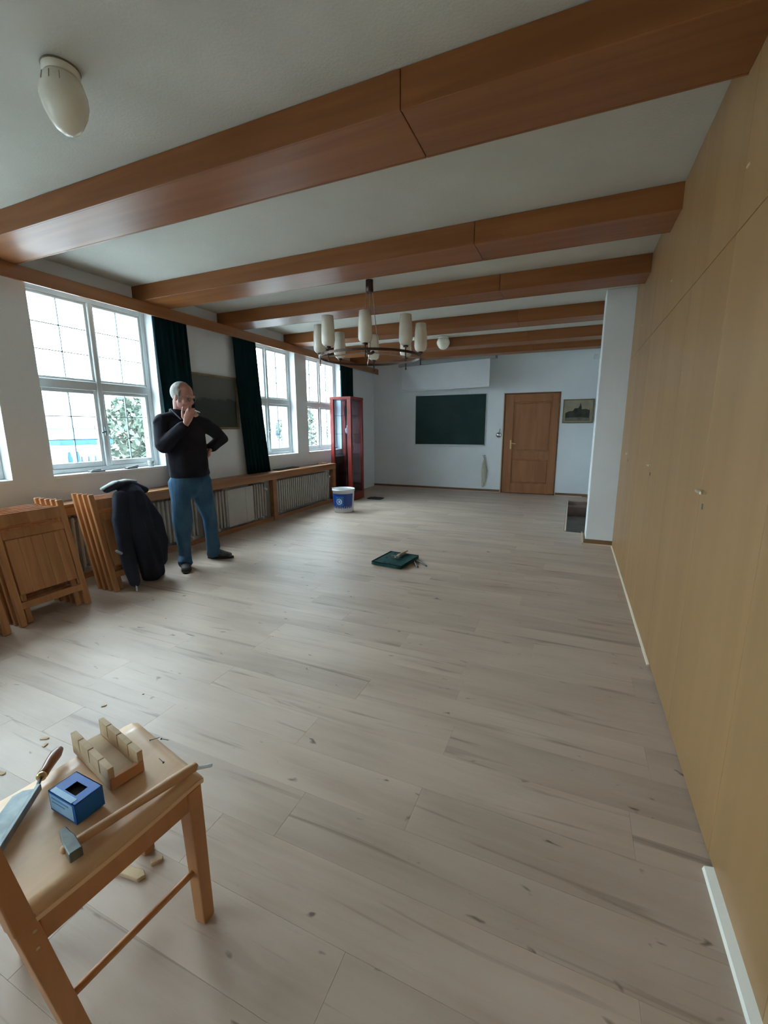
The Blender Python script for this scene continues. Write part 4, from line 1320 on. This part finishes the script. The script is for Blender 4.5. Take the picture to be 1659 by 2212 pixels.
# nails, chips and offcuts
def chip(name, x, y, z, l, w, h, a, m, lab, cat, grp):
    b = BM(); prism(b, [(-l, -w), (l * .7, -w * .8), (l, w * .2), (l * .4, w), (-l * .8, w * .7)], 'z', 0, h)
    bmesh.ops.bevel(b, geom=b.edges[:], offset=h * .2, segments=1, affect='EDGES')
    o = obj(name, b, m, label=lab, cat=cat, group=grp, loc=(x, y, z)); o.rotation_euler = (0, 0, a); return o
G = 'chips of wood on the floor'
b = BM(); prism(b, [(-.075, -.012), (.070, -.014), (.082, .004), (.066, .016), (-.075, .012)], 'z', 0, .012); bmesh.ops.bevel(b, geom=b.edges[:], offset=.002, segments=1, affect='EDGES')
o = obj('wood_offcut', b, M['palewood'], label='flat strip of pale wood on the floor under the chair', cat='offcut', loc=(3.032, .678, 0)); o.rotation_euler = (0, 0, .15)
b = BM(); prism(b, [(-.016, -.009), (.016, -.010), (.020, .004), (.006, .011), (-.016, .009)], 'z', 0, .012); bmesh.ops.bevel(b, geom=b.edges[:], offset=.002, segments=1, affect='EDGES')
o = obj('wood_offcut', b, M['palewood'], label='short wood stub on the floor behind the chair leg', cat='offcut', loc=(3.100, .742, 0)); o.rotation_euler = (0, 0, 1.0)
chip('wood_chip', 2.165, .940, 0, .018, .009, .004, .4, M['palewood'], 'larger pale wood chip on the floor above the saw handle', 'wood chip', G)
chip('wood_chip', 2.210, .915, 0, .013, .008, .004, 1.8, M['palewood'], 'small pale chip right beside the larger one above the saw handle', 'wood chip', G)
chip('wood_chip', 2.182, 1.194, 0, .012, .007, .004, .9, M['palewood'], 'lone pale wood chip on the bright floor beyond the chair', 'wood chip', G)
chip('wood_chip', 2.225, .752, 0, .016, .010, .004, .2, M['palewood'], 'pale wood chip at the picture edge left of the saw', 'wood chip', G)
chip('wood_chip', 2.529, .885, 0, .015, .010, .008, .7, M['palewood'], 'brownish wood chip on the floor beside the saw ferrule', 'wood chip', G)
chip('wood_chip', 2.276, 1.336, 0, .005, .003, .002, .7, M['matdark'], 'tiny black crumb on the bright floor', 'crumb', None)
for x, y, a, lab in ((3.150, .735, .9, 'nearest the end of the mitre box'), (3.175, .752, .2, 'farther from the mitre box'), (3.258, .690, 2.9, 'beside the red end board of the mitre box')):
    b = BM(); chain(b, [((0, 0, .002), .0012), ((.024, 0, .002), .0010)], 6); lathe(b, [(.0028, -.001), (.0028, .0008)], 8, (0, 0, .002), (1, 0, 0))
    o = obj('nail', b, M['darksteel'], label='small dark nail on the chair seat, ' + lab, cat='nail', loc=(x, y, ZSEAT + .001), group='nails on the chair seat'); o.rotation_euler = (0, 0, a)

# ================================================================== outside
b = BM(); box(b, -60, -0.31, -30, 80, -0.65, -0.42)
obj('ground', b, M['street'], label='pale street paving outside the windows', cat='ground', kind='structure')
def tree(x, y, h, r, lab, seed):
    rnd = random.Random(seed)
    t = thing('tree', lab, 'tree', (x, y, -0.42), group='pale trees across the street')
    b = BM(); chain(b, [((0, 0, 0), .12), ((.05, .03, h * .35), .09), ((0, 0, h * .7), .05)], 8)
    for k in range(7):
        a = rnd.random() * 6.28; z = h * (.3 + .4 * rnd.random())
        bar(b, (0, 0, z), (math.cos(a) * r * .7, math.sin(a) * r * .7, z + h * .22), .05, .05)
    obj('trunk', b, M['bark'], t)
    b = BM()
    for k in range(1100):
        a = rnd.random() * 6.28; q = rnd.random() ** .5; zz = rnd.random()
        rr = r * q * (.45 + .75 * math.sin(PI * min(1, .15 + .85 * zz)))
        c_ = Vector((math.cos(a) * rr, math.sin(a) * rr, h * (.10 + .9 * zz)))
        d1 = Vector((rnd.uniform(-1, 1), rnd.uniform(-1, 1), rnd.uniform(-1, 1))).normalized() * (.10 + .12 * rnd.random())
        d2 = d1.cross(Vector((rnd.uniform(-1, 1), rnd.uniform(-1, 1), rnd.uniform(-1, 1)))).normalized() * .09
        b.faces.new([b.verts.new(c_ + d1), b.verts.new(c_ + d2), b.verts.new(c_ - d1), b.verts.new(c_ - d2)])
    obj('foliage', b, M['leaf'], t, kind='stuff')
tree(-13, 12.9, 3.0, 1.2, 'pale bushy tree outside, seen in the right half of the man-side window', 1)
tree(-15, 15.2, 3.2, 1.3, 'second bushy tree across the street, close to the man', 2)
tree(-14, 26.5, 3.2, 1.4, 'bushy tree seen through the window right of the second curtain', 3)
tree(-14, 33.5, 3.0, 1.4, 'bushy tree seen through the window beside the red cabinet', 4)
def house(x, y, w, dp, h, rh, lab):
    t = thing('house', lab, 'house', (x, y, -0.42), group='houses across the street')
    b = BM(); box(b, 0, -dp, 0, w, 0, h); obj('walls', b, M['facade'], t)
    b = BM(); prism(b, [(.4, h - .1), (-dp / 2, h + rh), (-dp - .4, h - .1)], 'y', -.3, w + .3)
    for v in b.verts:
        v.co = Vector((v.co.x, v.co.y, v.co.z))
    obj('roof', b, M['rooftile'], t)
    for k in range(int(w // 2.2)):
        for z in (.9, 3.0):
            if z + 1.2 < h:
                b = BM(); box(b, -.02, .03, .7 + k * 2.2, 1.7 + k * 2.2, z, z + 1.2); f = obj('window', b, M['frame'], t)
                b = BM(); box(b, .03, .035, .78 + k * 2.2, 1.62 + k * 2.2, z + .08, z + 1.12); obj('pane', b, M['tarp'], f)
house(-24, 12.0, 7.0, 6.0, 1.9, 1.6, 'low pale house across the street behind the market stall')
house(-24, 34.0, 8.0, 6.0, 2.4, 1.4, 'pale house across the street seen through the two far windows')
# market stall in blue
t = thing('market_stall', 'blue market stall outside with clothes on a rail', 'stall', (-9.0, 7.40, -0.42))
b = BM(); box(b, -.6, .3, .05, 1.55, 1.30, 1.46, .01); obj('canopy', b, M['tarp'], t)
b = BM(); box(b, -.5, .2, .62, 1.50, .28, .70, .01); obj('counter', b, M['tarp'], t)
for yy in (.08, 1.50):
    b = BM(); box(b, .1, .14, yy, yy + .04, 0, 1.3); obj('post', b, M['alu'], t)
b = BM(); box(b, .20, .215, 1.16, 1.36, .48, .60); obj('sign_board', b, M['stall_mint'], t)
b = BM(); bar(b, (.12, .1, 1.12), (.12, .75, 1.12), .02, .02); obj('rail', b, M['alu'], t)
for k in range(4):
    b = BM(); chain(b, [((.12, .24 + k * .11, 1.10), .03, .02), ((.12, .24 + k * .11, .95), .055, .03), ((.12, .25 + k * .11, .55), .06, .03)], 10, side=(0, 1, 0))
    obj('coat', b, M['tarp'] if k % 2 else M['inkblue'], t)
for k in range(4):
    b = BM(); lathe(b, [(.035, .70), (.04, .80), (.02, .86), (.02, .95)], 8, (.0, .75 + k * .20, 0)); obj('bottle', b, M['tarp'], t)
# parked white car in front of the stall
t = thing('parked_car', 'white car roof seen low outside the window', 'car', (-7.2, 6.2, -0.42))
b = BM(); prism(b, [(-.1, .25), (2.3, .25), (2.35, .42), (1.9, .50), (1.55, .80), (.55, .82), (.15, .52), (-.12, .45)], 'x', -.7, .7)
bmesh.ops.bevel(b, geom=b.edges[:], offset=.06, segments=2, affect='EDGES')
obj('car_body', b, M['cartwhite'], t)
for yy in (.35, 1.85):
    for xx in (-.66, .54):
        b = BM(); lathe(b, [(.14, 0), (.24, .01), (.24, .11), (.14, .12)], 18, (xx, yy, .24), (1, 0, 0)); obj('wheel', b, M['matdark'], t)
